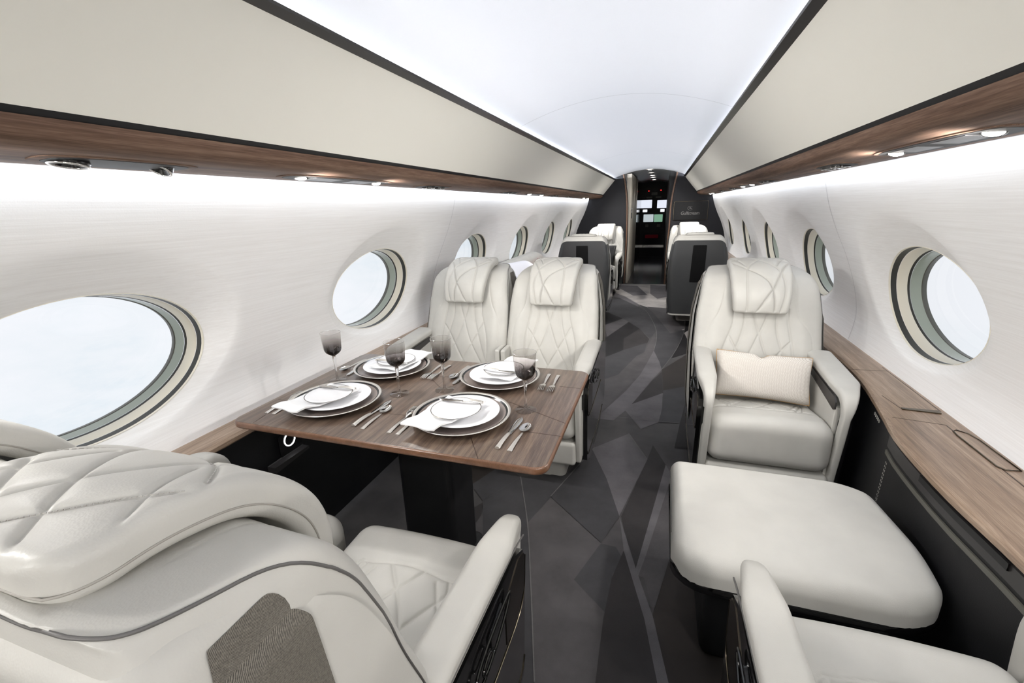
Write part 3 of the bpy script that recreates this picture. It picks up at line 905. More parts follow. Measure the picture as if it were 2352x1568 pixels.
def head_map(x, s, t):
    """s along the pad path, t outward from its inner face"""
    y = np.interp(s, _hl, _hp[:, 0]); z = np.interp(s, _hl, _hp[:, 1])
    ty = np.interp(s, _hl, _ht[:, 0]); tz = np.interp(s, _hl, _ht[:, 1])
    ln = np.hypot(ty, tz); ty, tz = ty / ln, tz / ln
    return np.stack([x, y - tz * t, z + ty * t], 1)
def head_half(s):
    w = np.interp(s, [0, .10, .20, .30, HL], [.119, .131, .138, .140, .138])
    q = np.clip((np.asarray(s) - (HL - .05)) / .05, 0, 1)
    return w - .040 * (1 - np.sqrt(1 - np.minimum(q, .999) ** 2))
def make_headrest(nx, ns, grooves=True):
    def fn(P):
        s = P[:, 1] + HL / 2; x = P[:, 0] / .13 * head_half(s); t = P[:, 2].copy()
        top = t > .0
        t = t + .004 * np.where(top, 1 - (x / .14) ** 2, 0)
        if grooves:
            g = np.zeros(len(P)); hh = head_half(s); edge = np.clip((hh - np.abs(x) - .006) / .016, 0, 1) * np.clip((s - .004) / .012, 0, 1) * np.clip((HL - .006 - s) / .016, 0, 1)
            g[top] = groove(x[top], s[top], HEADL, .0038) * .0064 * edge[top]
            t = t - g
        return head_map(x, s, t)
    V, F = rbox(.26, HL, .050, .017, (nx, ns, 2), fn)
    return V, [f[::-1] for f in F]

def make_cushion(nx, ny, grooves=True):
    LN = [[(-.185, .50), (-.175, .30), (-.145, .165), (-.1, .15), (0, .138), (.1, .15), (.145, .165), (.175, .30), (.185, .50)],
          [(-.145, .165), (-.05, .30), (.06, .50)], [(.145, .165), (.05, .30), (-.06, .50)],
          [(-.05, .142), (.04, .26), (.13, .42), (.16, .5)], [(.05, .142), (-.04, .26), (-.13, .42), (-.16, .5)],
          [(-.12, .155), (-.165, .27)], [(.12, .155), (.165, .27)], [(-.178, .33), (-.09, .165)], [(.178, .33), (.09, .165)],
          [(-.235, .17), (-.19, .158), (-.145, .165)], [(.235, .17), (.19, .158), (.145, .165)]]
    def fn(P):
        x, y, z = P[:, 0].copy(), P[:, 1] + .27, P[:, 2].copy()
        top = z > .02
        zz = z + .365
        w = np.clip((z + .1) / .2, 0, 1)
        zz = zz + w * (.012 * (1 - (x / .235) ** 2) - .028 * np.clip((y - .12) / .2, 0, 1) - .02 * np.clip((y - .05) / .5, 0, 1))
        if grooves:
            g = np.zeros(len(P)); g[top] = groove(x[top], y[top], LN, .0034) * .0062 * (y[top] > .09)
            # shallow well behind the front roll
            zz -= g
        return np.stack([x, y, zz], 1)
    return rbox(.47, .54, .215, .055, (nx, ny, 5), fn)

def bend_pad(path, width0, width1, thick, inner, inner1, n=60, r=.014):
    """leather pad swept along a (y, z) path; x starts at `inner` and grows outward (aisle: negative, window: positive)"""
    P = smooth_path(path, 90); L = np.r_[0, np.cumsum(np.linalg.norm(np.diff(P, axis=0), axis=1))]
    T = np.gradient(P, axis=0); T /= np.linalg.norm(T, axis=1)[:, None]
    sgn = -1 if inner < 0 else 1
    def fn(Q):
        s = Q[:, 1] + L[-1] / 2
        w = np.interp(s / L[-1], [0, .42, .62, 1], [width0, width0, width1, width1])
        x = np.interp(s / L[-1], [0, .42, .62, 1], [inner, inner, inner1, inner1]) + sgn * (Q[:, 0] * sgn + .5) * w
        y = np.interp(s, L, P[:, 0]); z = np.interp(s, L, P[:, 1])
        ty = np.interp(s, L, T[:, 0]); tz = np.interp(s, L, T[:, 1]); ln = np.hypot(ty, tz)
        t = Q[:, 2] + .003 * np.where(Q[:, 2] > 0, 1 - (2 * Q[:, 0]) ** 2, 0)
        return np.stack([x, y - tz / ln * t, z + ty / ln * t], 1)
    wm = (width0 + width1) / 2
    def pre(Q):
        Q = Q.copy(); Q[:, 0] = Q[:, 0] / wm
        return fn(Q)
    V, F = rbox(wm, L[-1], thick, r, (6, n, 2), pre)
    return V, [f[::-1] for f in F]

PROTO = {}
def protos():
    D = PROTO
    def keep(k, VF, mats, smooth=True, angle=None):
        me_o = mesh(k, VF[0], VF[1], mats, None, smooth, angle=angle)
        D[k] = me_o.data; bpy.data.objects.remove(me_o)
    L = M['leather']
    keep('backrest', make_backrest(150, 170), L); keep('headrest', make_headrest(110, 150), L); keep('seat_cushion', make_cushion(120, 130), L)
    # leg rest under the cushion
    keep('leg_rest', rbox(.468, .10, .125, .018, (4, 4, 4), lambda P: P + np.array([0, .062, .187])), L)
    keep('base', slab(rrect(-.165, .165, .10, .46, .03), 0, .118, .006), L, True, 40)
    # arms
    keep('aisle_arm', bend_pad([(.060, .135), (.040, .30), (.018, .47), (.016, .545), (.045, .580), (.12, .594), (.30, .610), (.50, .622)], .030, .082, .044, -.230, -.206), L)
    keep('aisle_pad_edge', tube([(-.2878, y, z - .004) for y, z in smooth_path([(.062, .580), (.13, .594), (.30, .611), (.49, .623)], 40)], .0022, 6), M['piping'])
    keep('window_arm', bend_pad([(.060, .135), (.038, .30), (.014, .47), (.010, .555), (.040, .600), (.10, .612), (.30, .626), (.50, .636)], .030, .108, .040, .232, .218), L)
    keep('inner_panel', slab([(.05, .16), (.55, .16), (.55, .62), (.10, .585), (.05, .55)], .222, .245, .004, .004, fn=yz), L, True, 40)
    keep('inner_panel_aisle', slab([(.05, .16), (.55, .16), (.55, .60), (.10, .57), (.05, .54)], -.262, -.232, .004, .004, fn=yz), L, True, 40)
    keep('storage_slot', slab([(.045, .545), (.058, .538), (.44, .585), (.44, .612), (.06, .590), (.045, .575)], .2170, .2235, fn=yz), M['dark_trim'], False)
    side = [(.075, .135), (.16, .09), (.48, .09), (.70, .14), (.76, .20), (.76, .56), (.62, .60), (.45, .585), (.12, .560), (.060, .530), (.045, .48), (.060, .30)]
    keep('side_panel', slab(side, -.284, -.240, .012, .0, fn=yz), M['black_gloss'], True, 40)
    keep('side_panel_window', slab(side, .240, .293, .012, .0, fn=yz), M['black_matt'], True, 40)
    g = G()
    g.add(*tube(yz(np.array([(a, b, -.2852) for a, b in smooth_path([(.045, .50), (.062, .40), (.12, .365), (.30, .37), (.55, .385)], 40)])), .0016, 6))
    g.add(*tube(yz(np.array([(a, b, -.2852) for a, b in smooth_path([(.07, .19), (.10, .155), (.20, .15), (.50, .15), (.66, .18)], 40)])), .0014, 6))
    D['side_trim'] = (lambda o: (o.data, bpy.data.objects.remove(o))[0])(g.obj('side_trim', M['bronze'], None))
    keep('side_band', slab([(.045, .50), (.062, .41), (.12, .375), (.20, .378), (.20, .50), (.10, .535), (.060, .52)], -.2858, -.2840, fn=yz), M['bronze'], False)
    g = G()
    g.add(*tube(yz(np.array([(a, b, -.292) for a, b in smooth_path([(.20, .53), (.34, .525), (.39, .50), (.37, .47), (.28, .475), (.20, .505)], 40, True)])), .0032, 8, True))
    g.add(*tube(yz(np.array([(a, b, -.296) for a, b in smooth_path([(.33, .512), (.36, .50), (.345, .482), (.30, .49)], 24, True)])), .0028, 8, True))
    g.add(*slab([(.21, .505), (.30, .49), (.30, .515), (.22, .525)], -.290, -.284, fn=yz))
    D['recline_handle'] = (lambda o: (o.data, bpy.data.objects.remove(o))[0])(g.obj('recline_handle', M['black_gloss'], None))
    # rear shell: a moulded box behind the cushion and back
    ZT = 1.024
    def hw_(z): return np.interp(z, [.15, .3, .62, .82, .95, 1.05], [.268, .286, .296, .288, .272, .256]) + .004
    def shell_pt(s, z, out=0.0, r=.035, R=.06, cap=0.0):
        """s: -1..1 once round the shell from side to side, z: height before the shoulder drop"""
        zc = min(z, ZT)
        ins = r - math.sqrt(max(0, r * r - max(0, zc - (ZT - r)) ** 2)) + cap - out
        w = float(hw_(zc)) - ins; y1 = .812 - ins; y0 = float(back_y(min(zc, 1.03))) + .028
        R_ = max(.012, R - ins)
        a = max(.001, y1 - R_ - y0); L = [a, PI / 2 * R_, max(.001, w - R_)]; T = sum(L)
        d = (1 - abs(s)) * T
        if d < L[0]: x, y = w, y0 + d
        elif d < L[0] + L[1]:
            t = (d - L[0]) / R_; x, y = w - R_ + R_ * math.cos(t), y1 - R_ + R_ * math.sin(t)
        else: x, y = max(0, w - R_ - (d - L[0] - L[1])), y1
        x = math.copysign(x, s) if s else 0
        k = .045 if x < 0 else .085
        ax = abs(x); dr = k - math.sqrt(max(0, k * k - min(k, max(0, ax - (.262 - k))) ** 2)) if ax > .262 - k else 0
        dr = min(dr, k)
        return (x, y, zc - dr * min(1, max(0, (zc - .80) / .2)) + out * .5 * (zc > ZT - .06))
    def s_of(z, y):
        """path position on the side where the shell reaches depth y"""
        lo, hi = 0., 1.
        for _ in range(30):
            m = (lo + hi) / 2
            if shell_pt(m, z)[1] > y: lo = m
            else: hi = m
        return (lo + hi) / 2
    def grid(rows, name, mat, close=False):
        V = [p_ for r_ in rows for p_ in r_]; n = len(rows[0]); F = []
        for a in range(len(rows) - 1):
            for b in range(n - 1): F.append((a * n + b, a * n + b + 1, (a + 1) * n + b + 1, (a + 1) * n + b))
        if close: F.append(tuple((len(rows) - 1) * n + b for b in range(n)))
        keep(name, (V, F), mat, True, 60)
    SS = list(np.linspace(-1, 1, 121))
    zr = list(np.linspace(.15, .99, 50)) + [ZT - .035 * (1 - math.sin(t)) for t in np.linspace(.1, PI / 2, 10)]
    rows = [[shell_pt(s, z) for s in SS] for z in zr]
    for c_ in (.02, .06, .10): rows.append([shell_pt(s, ZT, cap=c_) for s in SS])
    grid(rows, 'rear_shell', L, True)
    def panel(name, mat, yside, zt, out, rc=.035, zrear=None):
        rows = []
        for t in list(np.linspace(0, 1 - rc / .85, 50)) + [1 - rc / .85 * (1 - math.sin(a)) for a in np.linspace(.08, PI / 2, 12)]:
            z = .17 + (zt - .17) * t
            e = rc - math.sqrt(max(0, rc * rc - max(0, z - (zt - rc)) ** 2))
            s0 = s_of(z, yside + e)
            row = []
            for s in np.linspace(-s0, s0, 121):
                zz = zt if zrear is None else float(np.interp(abs(s), [.34, .78], [zrear, zt]))
                row.append(shell_pt(s, .17 + (zz - .17) * t, out))
            rows.append(row)
        grid(rows, name, mat)
    panel('rear_panel', M['weave'], .662, 1.0180, .0040, .032, .93)
    panel('rear_shell_panel', M['shell'], .640, .985, .0030)
    xz = lambda y: (lambda V: np.stack([V[:, 0], y + V[:, 2], V[:, 1]], 1))
    keep('rear_inset', slab([(.065, .935), (-.055, .935), (-.062, .93), (-.075, .54), (-.068, .532), (.062, .532), (.07, .54), (.072, .93)], 0, .004, fn=xz(.8145)), M['void'], False)
    # piping round the front of the back
    def edge(xs):
        out = []
        for x, z in xs:
            out.append((x, float(back_y(z)) + .012, z))
        return out
    _, _, bfn = make_backrest(2, 2, False, True)
    def pip(sg):
        pts = [(.300, -.090, z) for z in np.linspace(-.09, .22, 14)] + [(.300, -.086, .26), (.298, -.078, .300), (.292, -.062, .330), (.280, -.040, .345), (.262, -.010, .350), (.240, .03, .350), (.215, .070, .350), (.185, .100, .350), (.15, .118, .345), (.08, .120, .345), (.0, .120, .345)]
        A = smooth_path([(sg * a, b, c) for a, b, c in pts], 120)
        r_ = .034; inn = np.stack([np.clip(A[:, k], -(h - r_), h - r_) for k, h in enumerate((.29, .11, .33))], 1)
        D_ = A - inn; D_ /= np.linalg.norm(D_, axis=1)[:, None]
        return tube(bfn(inn + D_ * (r_ + .0006)), .0019, 6)
    keep('back_piping', pip(-1), M['piping'])
    keep('back_piping_window', pip(1), M['piping'])
    def hr(pts): 
        a = np.array(pts); return head_map(a[:, 0], a[:, 1], a[:, 2])
    pp = [(-float(head_half(s)) - .0003, s, -.008) for s in np.linspace(HL - .003, .012, 60)] + [(x, .004, -.008) for x in np.linspace(-.112, .112, 10)] + [(float(head_half(s)) + .0003, s, -.008) for s in np.linspace(.012, HL - .003, 60)] + [(x, HL + .0003, -.008) for x in np.linspace(.085, -.085, 12)]
    keep('headrest_gap_shade', tube(hr(pp), .0013, 6, True), M['gap_shade'])  # tube in a shade colour, stands for the gap round the headrest
    # visible stitches along the headrest lines, one row each
    for q_, Ln in enumerate((HEADL[0], HEADL[1], HEADL[4])):
        g = G()
        P = smooth_path(Ln, 56)
        for i in range(2, 50, 1):
            a = P[i] + (P[i + 1] - P[i]) * .15; b = P[i] + (P[i + 1] - P[i]) * .80
            if abs(a[0]) > head_half(a[1]) - .012 or not (.02 < a[1] < HL - .02): continue
            g.add(*tube(hr([(a[0], a[1], .0240), (b[0], b[1], .0240)]), .0007, 5))
        D['stitching%d' % q_] = (lambda o: (o.data, bpy.data.objects.remove(o))[0])(g.obj('stitching', M['thread'], None))
    keep('center_stub', slab(rrect(.0, .14, .36, .585, .012), 0, .028, .008, .008, fn=lambda V: np.stack([.236 + V[:, 2], .36 + V[:, 0], V[:, 1]], 1)), L, True, 40)
    keep('floor_rail', box(-.19, -.16, .0, .75, .0, .02), M['chrome'], False)
protos()

def seat(loc, facing, mirror, arms, rear, label, group, hs=1):
    """facing: 0 = aft (towards -y), 1 = forward; arms: 'both', 'aisle', 'window'"""
    o = empty('cabin_seat', loc, PI if facing else 0, label, 'seat', group)
    if mirror: o.scale = (-1, 1, 1)
    def p(k, name=None, parent=o):
        return link(bpy.data.objects.new(name or k, PROTO[k]), parent)
    b = p('backrest')
    wide = arms == 'both'
    b.scale = (1 if wide else .92, 1, hs)
    h = p('headrest'); h.scale = (1, 1, hs if rear != 'dark' or not facing else hs * .978); p('headrest_gap_shade', 'piping', h); [p('stitching%d' % q_, 'stitching', h) for q_ in range(3)]  # the headrest's piping child is the painted gap shade
    p('back_piping', 'piping', b); p('back_piping_window', 'piping', b)
    p('seat_cushion'); p('leg_rest'); p('base')
    if arms in ('both', 'aisle'):
        a = p('aisle_arm', 'armrest'); p('aisle_pad_edge', 'piping', a); p('inner_panel_aisle', 'inner_panel')
        s = p('side_panel')
        if arms == 'aisle': p('center_stub')
        p('side_trim', 'chrome_trim', s); p('side_band', 'bronze_band', s); p('recline_handle', 'recline_handle', s)
    else:
        p('center_stub', 'center_stub').location = (-.498, 0, 0)
    if arms in ('both', 'window'):
        a = p('window_arm', 'armrest'); p('storage_slot', 'storage_slot', a)
        p('inner_panel'); p('side_panel_window', 'side_panel')
    r = p('rear_shell')
    r.scale = (1 if wide else .92, 1, hs)
    if rear == 'dark':
        q = p('rear_shell_panel', 'rear_panel'); p('rear_inset', 'inset', q); q.scale = (1, 1, hs)
    else:
        q = p('rear_panel', 'rear_panel')
        q.scale = (1 if wide else .92, 1, hs)
    return o

GR = 'cream leather cabin seats'
seat((-.317, .93, 0), 1, False, 'aisle', 'weave', 'cream quilted seat in the lower left corner, seen from behind, with the aisle armrest', GR, 1.010)
seat((-.85, .93, 0), 1, False, 'window', 'weave', 'cream seat by the big left window, mostly hidden behind the nearest seat back', GR, 1.010)
seat((.733, .93, 0), 1, True, 'both', 'weave', 'cream seat cut off at the lower right corner, behind the ottoman', GR, 1.010)
seat((-.317, 1.88, 0), 0, True, 'aisle', 'weave', 'cream quilted seat on the aisle side, facing the camera across the dining table', GR, .978)
seat((-.85, 1.88, 0), 0, True, 'window', 'weave', 'cream quilted seat beside the left wall, facing the camera across the dining table', GR, .978)
seat((.733, 1.88, 0), 0, False, 'both', 'weave', 'single cream quilted seat on the right side, holding a lumbar pillow', GR, .978)
seat((-.605, 5.98, 0), 1, False, 'both', 'dark', 'forward-facing seat left of the aisle, its graphite back towards the camera', GR, .985)
seat((.645, 5.98, 0), 1, True, 'both', 'dark', 'forward-facing seat right of the aisle, its graphite back towards the camera', GR, .985)
seat((-.605, 6.80, 0), 0, True, 'both', 'dark', 'farthest cream seat left of the aisle, in front of the bulkhead', GR, .985)
seat((.645, 6.80, 0), 0, False, 'both', 'dark', 'farthest cream seat right of the aisle, below the monitor', GR, .985)

# ---------------------------------------------------------------- ottoman between the two right seats
root = empty('ottoman', (.64, 1.26, 0), 0, 'large smooth cream leather ottoman standing before the single right seat', 'ottoman')
def off(VF): return np.array(VF[0]) - np.array([.64, 1.26, 0]), VF[1]
def ott(P):
    # rounded slab, its window-side corners cut back in wide curves
    x, y, z = P[:, 0], P[:, 1], P[:, 2]
    u = x / .305; v = y / .24
    over = np.clip((u * .305 - .155) / .15, 0, 1)
    over2 = np.clip((-u * .305 - .205) / .10, 0, 1) * (v < 0)
    k = 1 - .30 * over ** 2.6 - .26 * over2 ** 2.6
    Y = 1.322 + y * k
    X = .648 + x * 1.02 + .028 * np.clip(u, 0, 1) * (.3 - .7 * v)
    Z = .389 + z + .014 * (1 - u * u) * (1 - v * v) - .045 * np.clip((-v - .1) / .9, 0, 1) ** 2 * (z > -.03)
    return np.stack([X, Y, Z], 1)
V, F = rbox(.61, .48, .115, .036, (36, 36, 4), ott, 6)
mesh('cushion', *off((V, F)), M['leather'], root)
def lower(P):
    Q = ott(np.stack([P[:, 0], P[:, 1], P[:, 2] * 0], 1)); Q[:, 2] = .322 + P[:, 2]; return Q
V, F = rbox(.614, .484, .040, .015, (24, 24, 2), lower, 4)
mesh('tray', *off((V, F)), M['black_gloss'], root)
V, F = rbox(.44, .34, .30, .03, (4, 4, 4), lambda P: P + np.array([.66, 1.32, .152]))
mesh('base', *off((V, F)), M['black_leather'], root)
V, F = tube(ott(np.array([(-.3055, y, .018) for y in np.linspace(-.15, .21, 30)])), .0016, 6)
mesh('piping', *off((V, F)), M['piping'], root)

# ---------------------------------------------------------------- lumbar pillow
def pillow(name, loc, rot, sx_, sy_, th, mat, edge=None, label='', cat='pillow', group=None, dent=.0):
    n = 34; V = []; F = []
    for s in (1, -1):
        for i in range(n + 1):
            for j in range(n + 1):
                u, v = -1 + 2 * i / n, -1 + 2 * j / n
                t = ((1 - u ** 4) * (1 - v ** 4)) ** .38
                k = 1 - .035 * (abs(u) ** 4) * (abs(v) ** 4)
                pin = 1 - .07 * (1 - abs(v) ** 2) * abs(u) ** 6
                pv = 1 - .10 * (1 - abs(u) ** 2) * abs(v) ** 6
                x = sx_ / 2 * u * pin * k
                y = sy_ / 2 * v * pv * k
                if dent and v > 0: y -= dent * math.exp(-((u + .05) / .10) ** 2) * v ** 2; 
                z = s * th / 2 * t * (1 + .08 * math.sin(u * 7 + v * 4) * (1 - t))
                if dent: z -= s * dent * .35 * math.exp(-((u + .05) / .07) ** 2) * max(0, v) * t
                V.append((x, y, z))
    N = (n + 1) ** 2
    for s in range(2):
        for i in range(n):
            for j in range(n):
                a = s * N + i * (n + 1) + j
                q = (a, a + n + 1, a + n + 2, a + 1)
                F.append(q if s == 0 else q[::-1])
    o = mesh(name, V, F, mat, None, True)
    o.location = loc; o.rotation_euler = rot
    tag(o, label, cat, group)
    if edge:
        P = []
        for t in np.linspace(0, 4, 81)[:-1]:
            k = int(t); f = t - k
            u, v = [(-1 + 2 * f, 1), (1, 1 - 2 * f), (1 - 2 * f, -1), (-1, -1 + 2 * f)][k]
            kk = 1 - .035 * (abs(u) ** 4) * (abs(v) ** 4)
            x = sx_ / 2 * u * (1 - .07 * (1 - v * v) * abs(u) ** 6) * kk; y = sy_ / 2 * v * (1 - .10 * (1 - u * u) * abs(v) ** 6) * kk
            if dent and v > 0: y -= dent * math.exp(-((u + .05) / .10) ** 2) * v ** 2
            P.append((x, y, 0))
        mesh('piping', *tube(P, .0022, 6, True), edge, o)
    return o
pillow('lumbar_pillow', (.738, 2.200, .562), (math.radians(66), math.radians(1.5), math.radians(-3)), .415, .225, .14, M['pillow'], plain('gold_piping', (176, 140, 92), .6), 'ivory patterned lumbar pillow with gold piping resting on the single right seat', dent=.02)
g = pillow('throw_pillow', (-.60, 7.18, .60), (math.radians(74), .1, 0), .36, .36, .12, M['black_matt'], M['greyband'], 'black throw pillow with grey lines on the farthest left seat')

# ---------------------------------------------------------------- side ledges and cabinets
LZ = .63
def ledge(side, front, name, label, th=.034):
    # front: list of (y, x) of the aisle edge
    ys = [p[0] for p in front]
    yy = np.linspace(ys[0], ys[-1], 160)
    P = smooth_path(front, 200)
    fx = np.interp(yy, P[:, 0], P[:, 1])
    V = []; F = []; m = 0
    for y, x in zip(yy, fx):
        xb = float(wallx(.64)) + .03
        sec = [(xb, LZ), (x + .02, LZ), (x + .008, LZ - .003), (x + .001, LZ - .012), (x + .001, LZ - th + .008), (x + .010, LZ - th), (xb, LZ - th)]
        V += [(side * a, y, b) for a, b in sec]
    n = 7
    for i in range(len(yy) - 1):
        for k in range(n - 1):
            q = (i * n + k, i * n + k + 1, (i + 1) * n + k + 1, (i + 1) * n + k)
            F.append(q if side < 0 else q[::-1])
    e0 = tuple(range(n)); e1 = tuple((len(yy) - 1) * n + k for k in range(n))
    F.append(e0[::-1] if side < 0 else e0); F.append(e1 if side < 0 else e1[::-1])
    o = mesh(name, V, F, M['ledge_wood'], None, True, angle=30)
    tag(o, label, 'ledge')
    return o
RF = [(-1.9, 1.0), (.6, 1.0), (1.02, .998), (1.26, .985), (1.54, .994), (1.70, 1.020), (1.84, 1.045), (2.03, 1.074), (2.22, 1.088), (2.54, 1.088), (3.0, 1.088), (5.0, 1.088), (8.14, 1.088)]
LF = [(-1.9, 1.122), (8.14, 1.122)]
lr = ledge(1, RF, 'window_ledge', 'walnut ledge under the right windows, widening beside the single seat')
ll = ledge(-1, LF, 'window_ledge', 'slim walnut ledge under the left windows behind the dining table')
def strip(pts, w, z, parent, mat, name, th=.001):
    P = np.array(pts, float); V = []; F = []
    T = np.gradient(P, axis=0); T /= np.linalg.norm(T, axis=1)[:, None] + 1e-9
    Nn = np.stack([-T[:, 1], T[:, 0]], 1) * w / 2
    g = G()
    for i in range(len(P)):
        a, b = P[i] + Nn[i], P[i] - Nn[i]
        V += [(a[0], a[1], z), (b[0], b[1], z), (b[0], b[1], z + th), (a[0], a[1], z + th)]
        if i:
            o_ = 4 * i - 4
            for k in range(4): F.append((o_ + k, o_ + (k + 1) % 4, o_ + 4 + (k + 1) % 4, o_ + 4 + k))
    F.append((0, 1, 2, 3)); F.append((4 * len(P) - 1, 4 * len(P) - 2, 4 * len(P) - 3, 4 * len(P) - 4))
    return mesh(name, V, F, mat, parent, False)
# seams of the fold-out table lid and metal-rimmed phone recess in the right ledge
strip([(1.217, 2.25), (1.213, 1.79)], .003, LZ, lr, M['inlay'], 'lid_seam', .0006)
strip([(1.06, 2.18), (1.075, 2.19), (1.215, 2.20)], .002, LZ, lr, M['inlay'], 'lid_seam', .0006)
strip([(1.175, 1.675), (1.173, .2)], .003, LZ, lr, M['inlay'], 'lid_seam', .0006)
strip([(1.04, 1.70), (1.175, 1.676)], .002, LZ, lr, M['inlay'], 'lid_seam', .0006)
strip([(1.085, 1.90), (1.098, 1.79)], .002, LZ, lr, M['inlay'], 'lid_seam', .0006)
hd = mesh('lid_handle', *slab([(1.098, 1.775), (1.204, 1.765), (1.206, 1.79), (1.098, 1.788)], LZ, LZ + .004, .001), M['bronze'], None, False)
tag(hd, 'slim metal pull set flush in the walnut ledge beside the single seat', 'handle')
RC = [(1.184, 1.64), (1.205, 1.62), (1.213, 1.58), (1.214, 1.41), (1.180, 1.405), (1.168, 1.42), (1.168, 1.60), (1.172, 1.63)]
rc = mesh('recess_lid', *slab(RC[::-1], LZ, LZ + .0015), M['ledge_wood'], None, False)
tag(rc, 'long flush hatch with a metal rim near the wall side of the right ledge', 'hatch')
mesh('rim', *tube([(x, y, LZ + .002) for x, y in RC], .0022, 6, True), M['bronze'], rc)

# lower cabinets
def cabinet(side, front, label, name='side_cabinet'):
    P = smooth_path(front, 160); yy = np.linspace(front[0][0], front[-1][0], 120); fx = np.interp(yy, P[:, 0], P[:, 1])
    V = []; F = []
    zs = [LZ - .034, .575, .57, .535, .53, .40, .25, .10, .0]
    def xo(x, z): return x + .012 + max(0, (.57 - z)) * -.02
    n = len(zs)
    FM = []
    for y, x in zip(yy, fx):
        V += [(side * xo(x, z), y, z) for z in zs] + [(side * 1.20, y, 0), (side * 1.20, y, LZ - .034)]
    n2 = n + 2
    for i in range(len(yy) - 1):
        for k in range(n - 1):
            q = (i * n2 + k, i * n2 + k + 1, (i + 1) * n2 + k + 1, (i + 1) * n2 + k)
            F.append(q if side < 0 else q[::-1])
    o = mesh(name, V, F, M['black_leather'], None, True, angle=50)
    tag(o, label, 'cabinet')
    return o, yy, fx, xo
cr, yy, fx, xo = cabinet(1, RF, 'black leather covered cabinet below the right walnut ledge')
cl, yl, fl, xol = cabinet(-1, LF, 'black side cabinet under the left ledge beside the dining table')
def cab_strip(side, yy, fx, xo, y0, y1, z, h, mat, parent, name, out=.004):
    s = (yy >= y0) & (yy <= y1); V = []; F = []
    for i, (y, x) in enumerate(zip(yy[s], fx[s])):
        a = xo(x, z) - out
        V += [(side * (a + .006), y, z + h / 2), (side * a, y, z + h / 2 * .9), (side * a, y, z - h / 2 * .9), (side * (a + .006), y, z - h / 2)]
        if i:
            for k in range(3):
                q = (4 * i - 4 + k, 4 * i - 3 + k, 4 * i + 1 + k, 4 * i + k); F.append(q if side < 0 else q[::-1])
    return mesh(name, V, F, mat, parent, True, angle=30)
cab_strip(1, yy, fx, xo, -1.5, 1.72, .528, .016, M['greyband'], cr, 'trim_band')
cab_strip(1, yy, fx, xo, -1.5, 1.68, .569, .046, M['dark_trim'], cr, 'upper_band', .003)
cab_strip(1, yy, fx, xo, 1.03, 1.40, .583, .020, M['black_matt'], cr, 'slot', .008)
# stitched seams
for sy in (1.62, .95):
    for d in (-.005, .005):
        g = G()
        for k in range(34):
            z = .50 - k * .014; x = float(np.interp(sy + d, yy, fx))
            g.add(*tube([(xo(x, z) - .0008, sy + d + .15 * (.5 - z) * 0, z), (xo(x, z - .008) - .0008, sy + d, z - .008)], .0009, 5))
        g.obj('stitching', M['thread'], cr)
# control pad with five buttons
pad = cab_strip(1, yy, fx, xo, 1.76, 1.86, .577, .034, M['black_gloss'], None, 'control_pad', .006)
tag(pad, 'small black button pad under the ledge beside the right armrest', 'control pad')
for k in range(5):
    y = 1.775 + k * .017; x = float(np.interp(y, yy, fx)); a = xo(x, .577) - .0068
    mesh('button', *tube([(a, y + .004 * math.cos(t), .578 + .006 * math.sin(t)) for t in np.linspace(0, 2 * PI, 9)[:-1]], .0009, 5, True), M['silver'], pad)
# cup holder ring and ledge on the left cabinet
ch = mesh('cup_holder', *slab(rrect(1.165, 1.275, .43, .535, .02), 1.118, 1.122, fn=lambda V: np.stack([-V[:, 2] + .0, V[:, 0], V[:, 1]], 1)), M['black_gloss'], None, False)
tag(ch, 'black cup holder with a glowing white ring under the dining table edge', 'cup holder')
mesh('light_ring', *tube([(-1.1165, 1.217 + .026 * math.cos(a), .496 + .026 * math.sin(a)) for a in np.linspace(0, 2 * PI, 40)[:-1]], .0022, 8, True), M['ring_glow'], ch)
mesh('shelf', *slab([(1.10, .440), (1.275, .440), (1.275, .428), (1.10, .415)], 1.085, 1.12, .004, fn=lambda V: np.stack([-V[:, 2], V[:, 0], V[:, 1]], 1)), M['dark_trim'], ch, False)

# ---------------------------------------------------------------- dining table
TX0, TX1, TY0, TY1, TZ = -1.032, .016, .928, 1.640, .730
tb = empty('dining_table', (-.508, 1.284, 0), 0, 'walnut dining table laid for four between the facing left seats', 'table')
tt = mesh('table_top', *[(np.array(v) - np.array([-.508, 1.284, 0]) if i == 0 else v) for i, v in enumerate(slab(rrect(TX0 + .004, TX1 - .004, TY0 + .004, TY1 - .004, .035, 8), TZ - .006, TZ, .002))], M['table_wood'], tb, True, angle=30)
V, F = slab(rrect(TX0, TX1, TY0, TY1, .038, 8), TZ - .026, TZ - .0006, .006, .012)
mesh('edge_band', np.array(V) - np.array([-.508, 1.284, 0]), F, M['edge_wood'], tb, True, angle=40)
def tline(pts, w=.0022):
    o = strip([(x + .508, y - 1.284) for x, y in pts], w, TZ + .00005, tt, M['inlay'], 'inlay', .0003)
INL = []
for (x0, y0), (x1, y1) in INLAYS: tline([(x0, y0), (x1, y1)])
V, F = slab(rrect(-.115, .115, -.10, .12, .03), 0, .70, 0, 0)
V = np.array(V); V[:, 0] *= np.interp(V[:, 2], [0, .7], [.93, 1.0])
V2, F2 = slab(rrect(-.108, .108, -.085, .12, .03), .02, .704)
mesh('pedestal', V2, F2, M['black_leather'], tb, True, angle=30)
V3, F3 = slab(rrect(-.125, .125, -.10, .16, .04), 0, .035, .01)
mesh('foot', V3, F3, M['black_matt'], tb, True, angle=30)

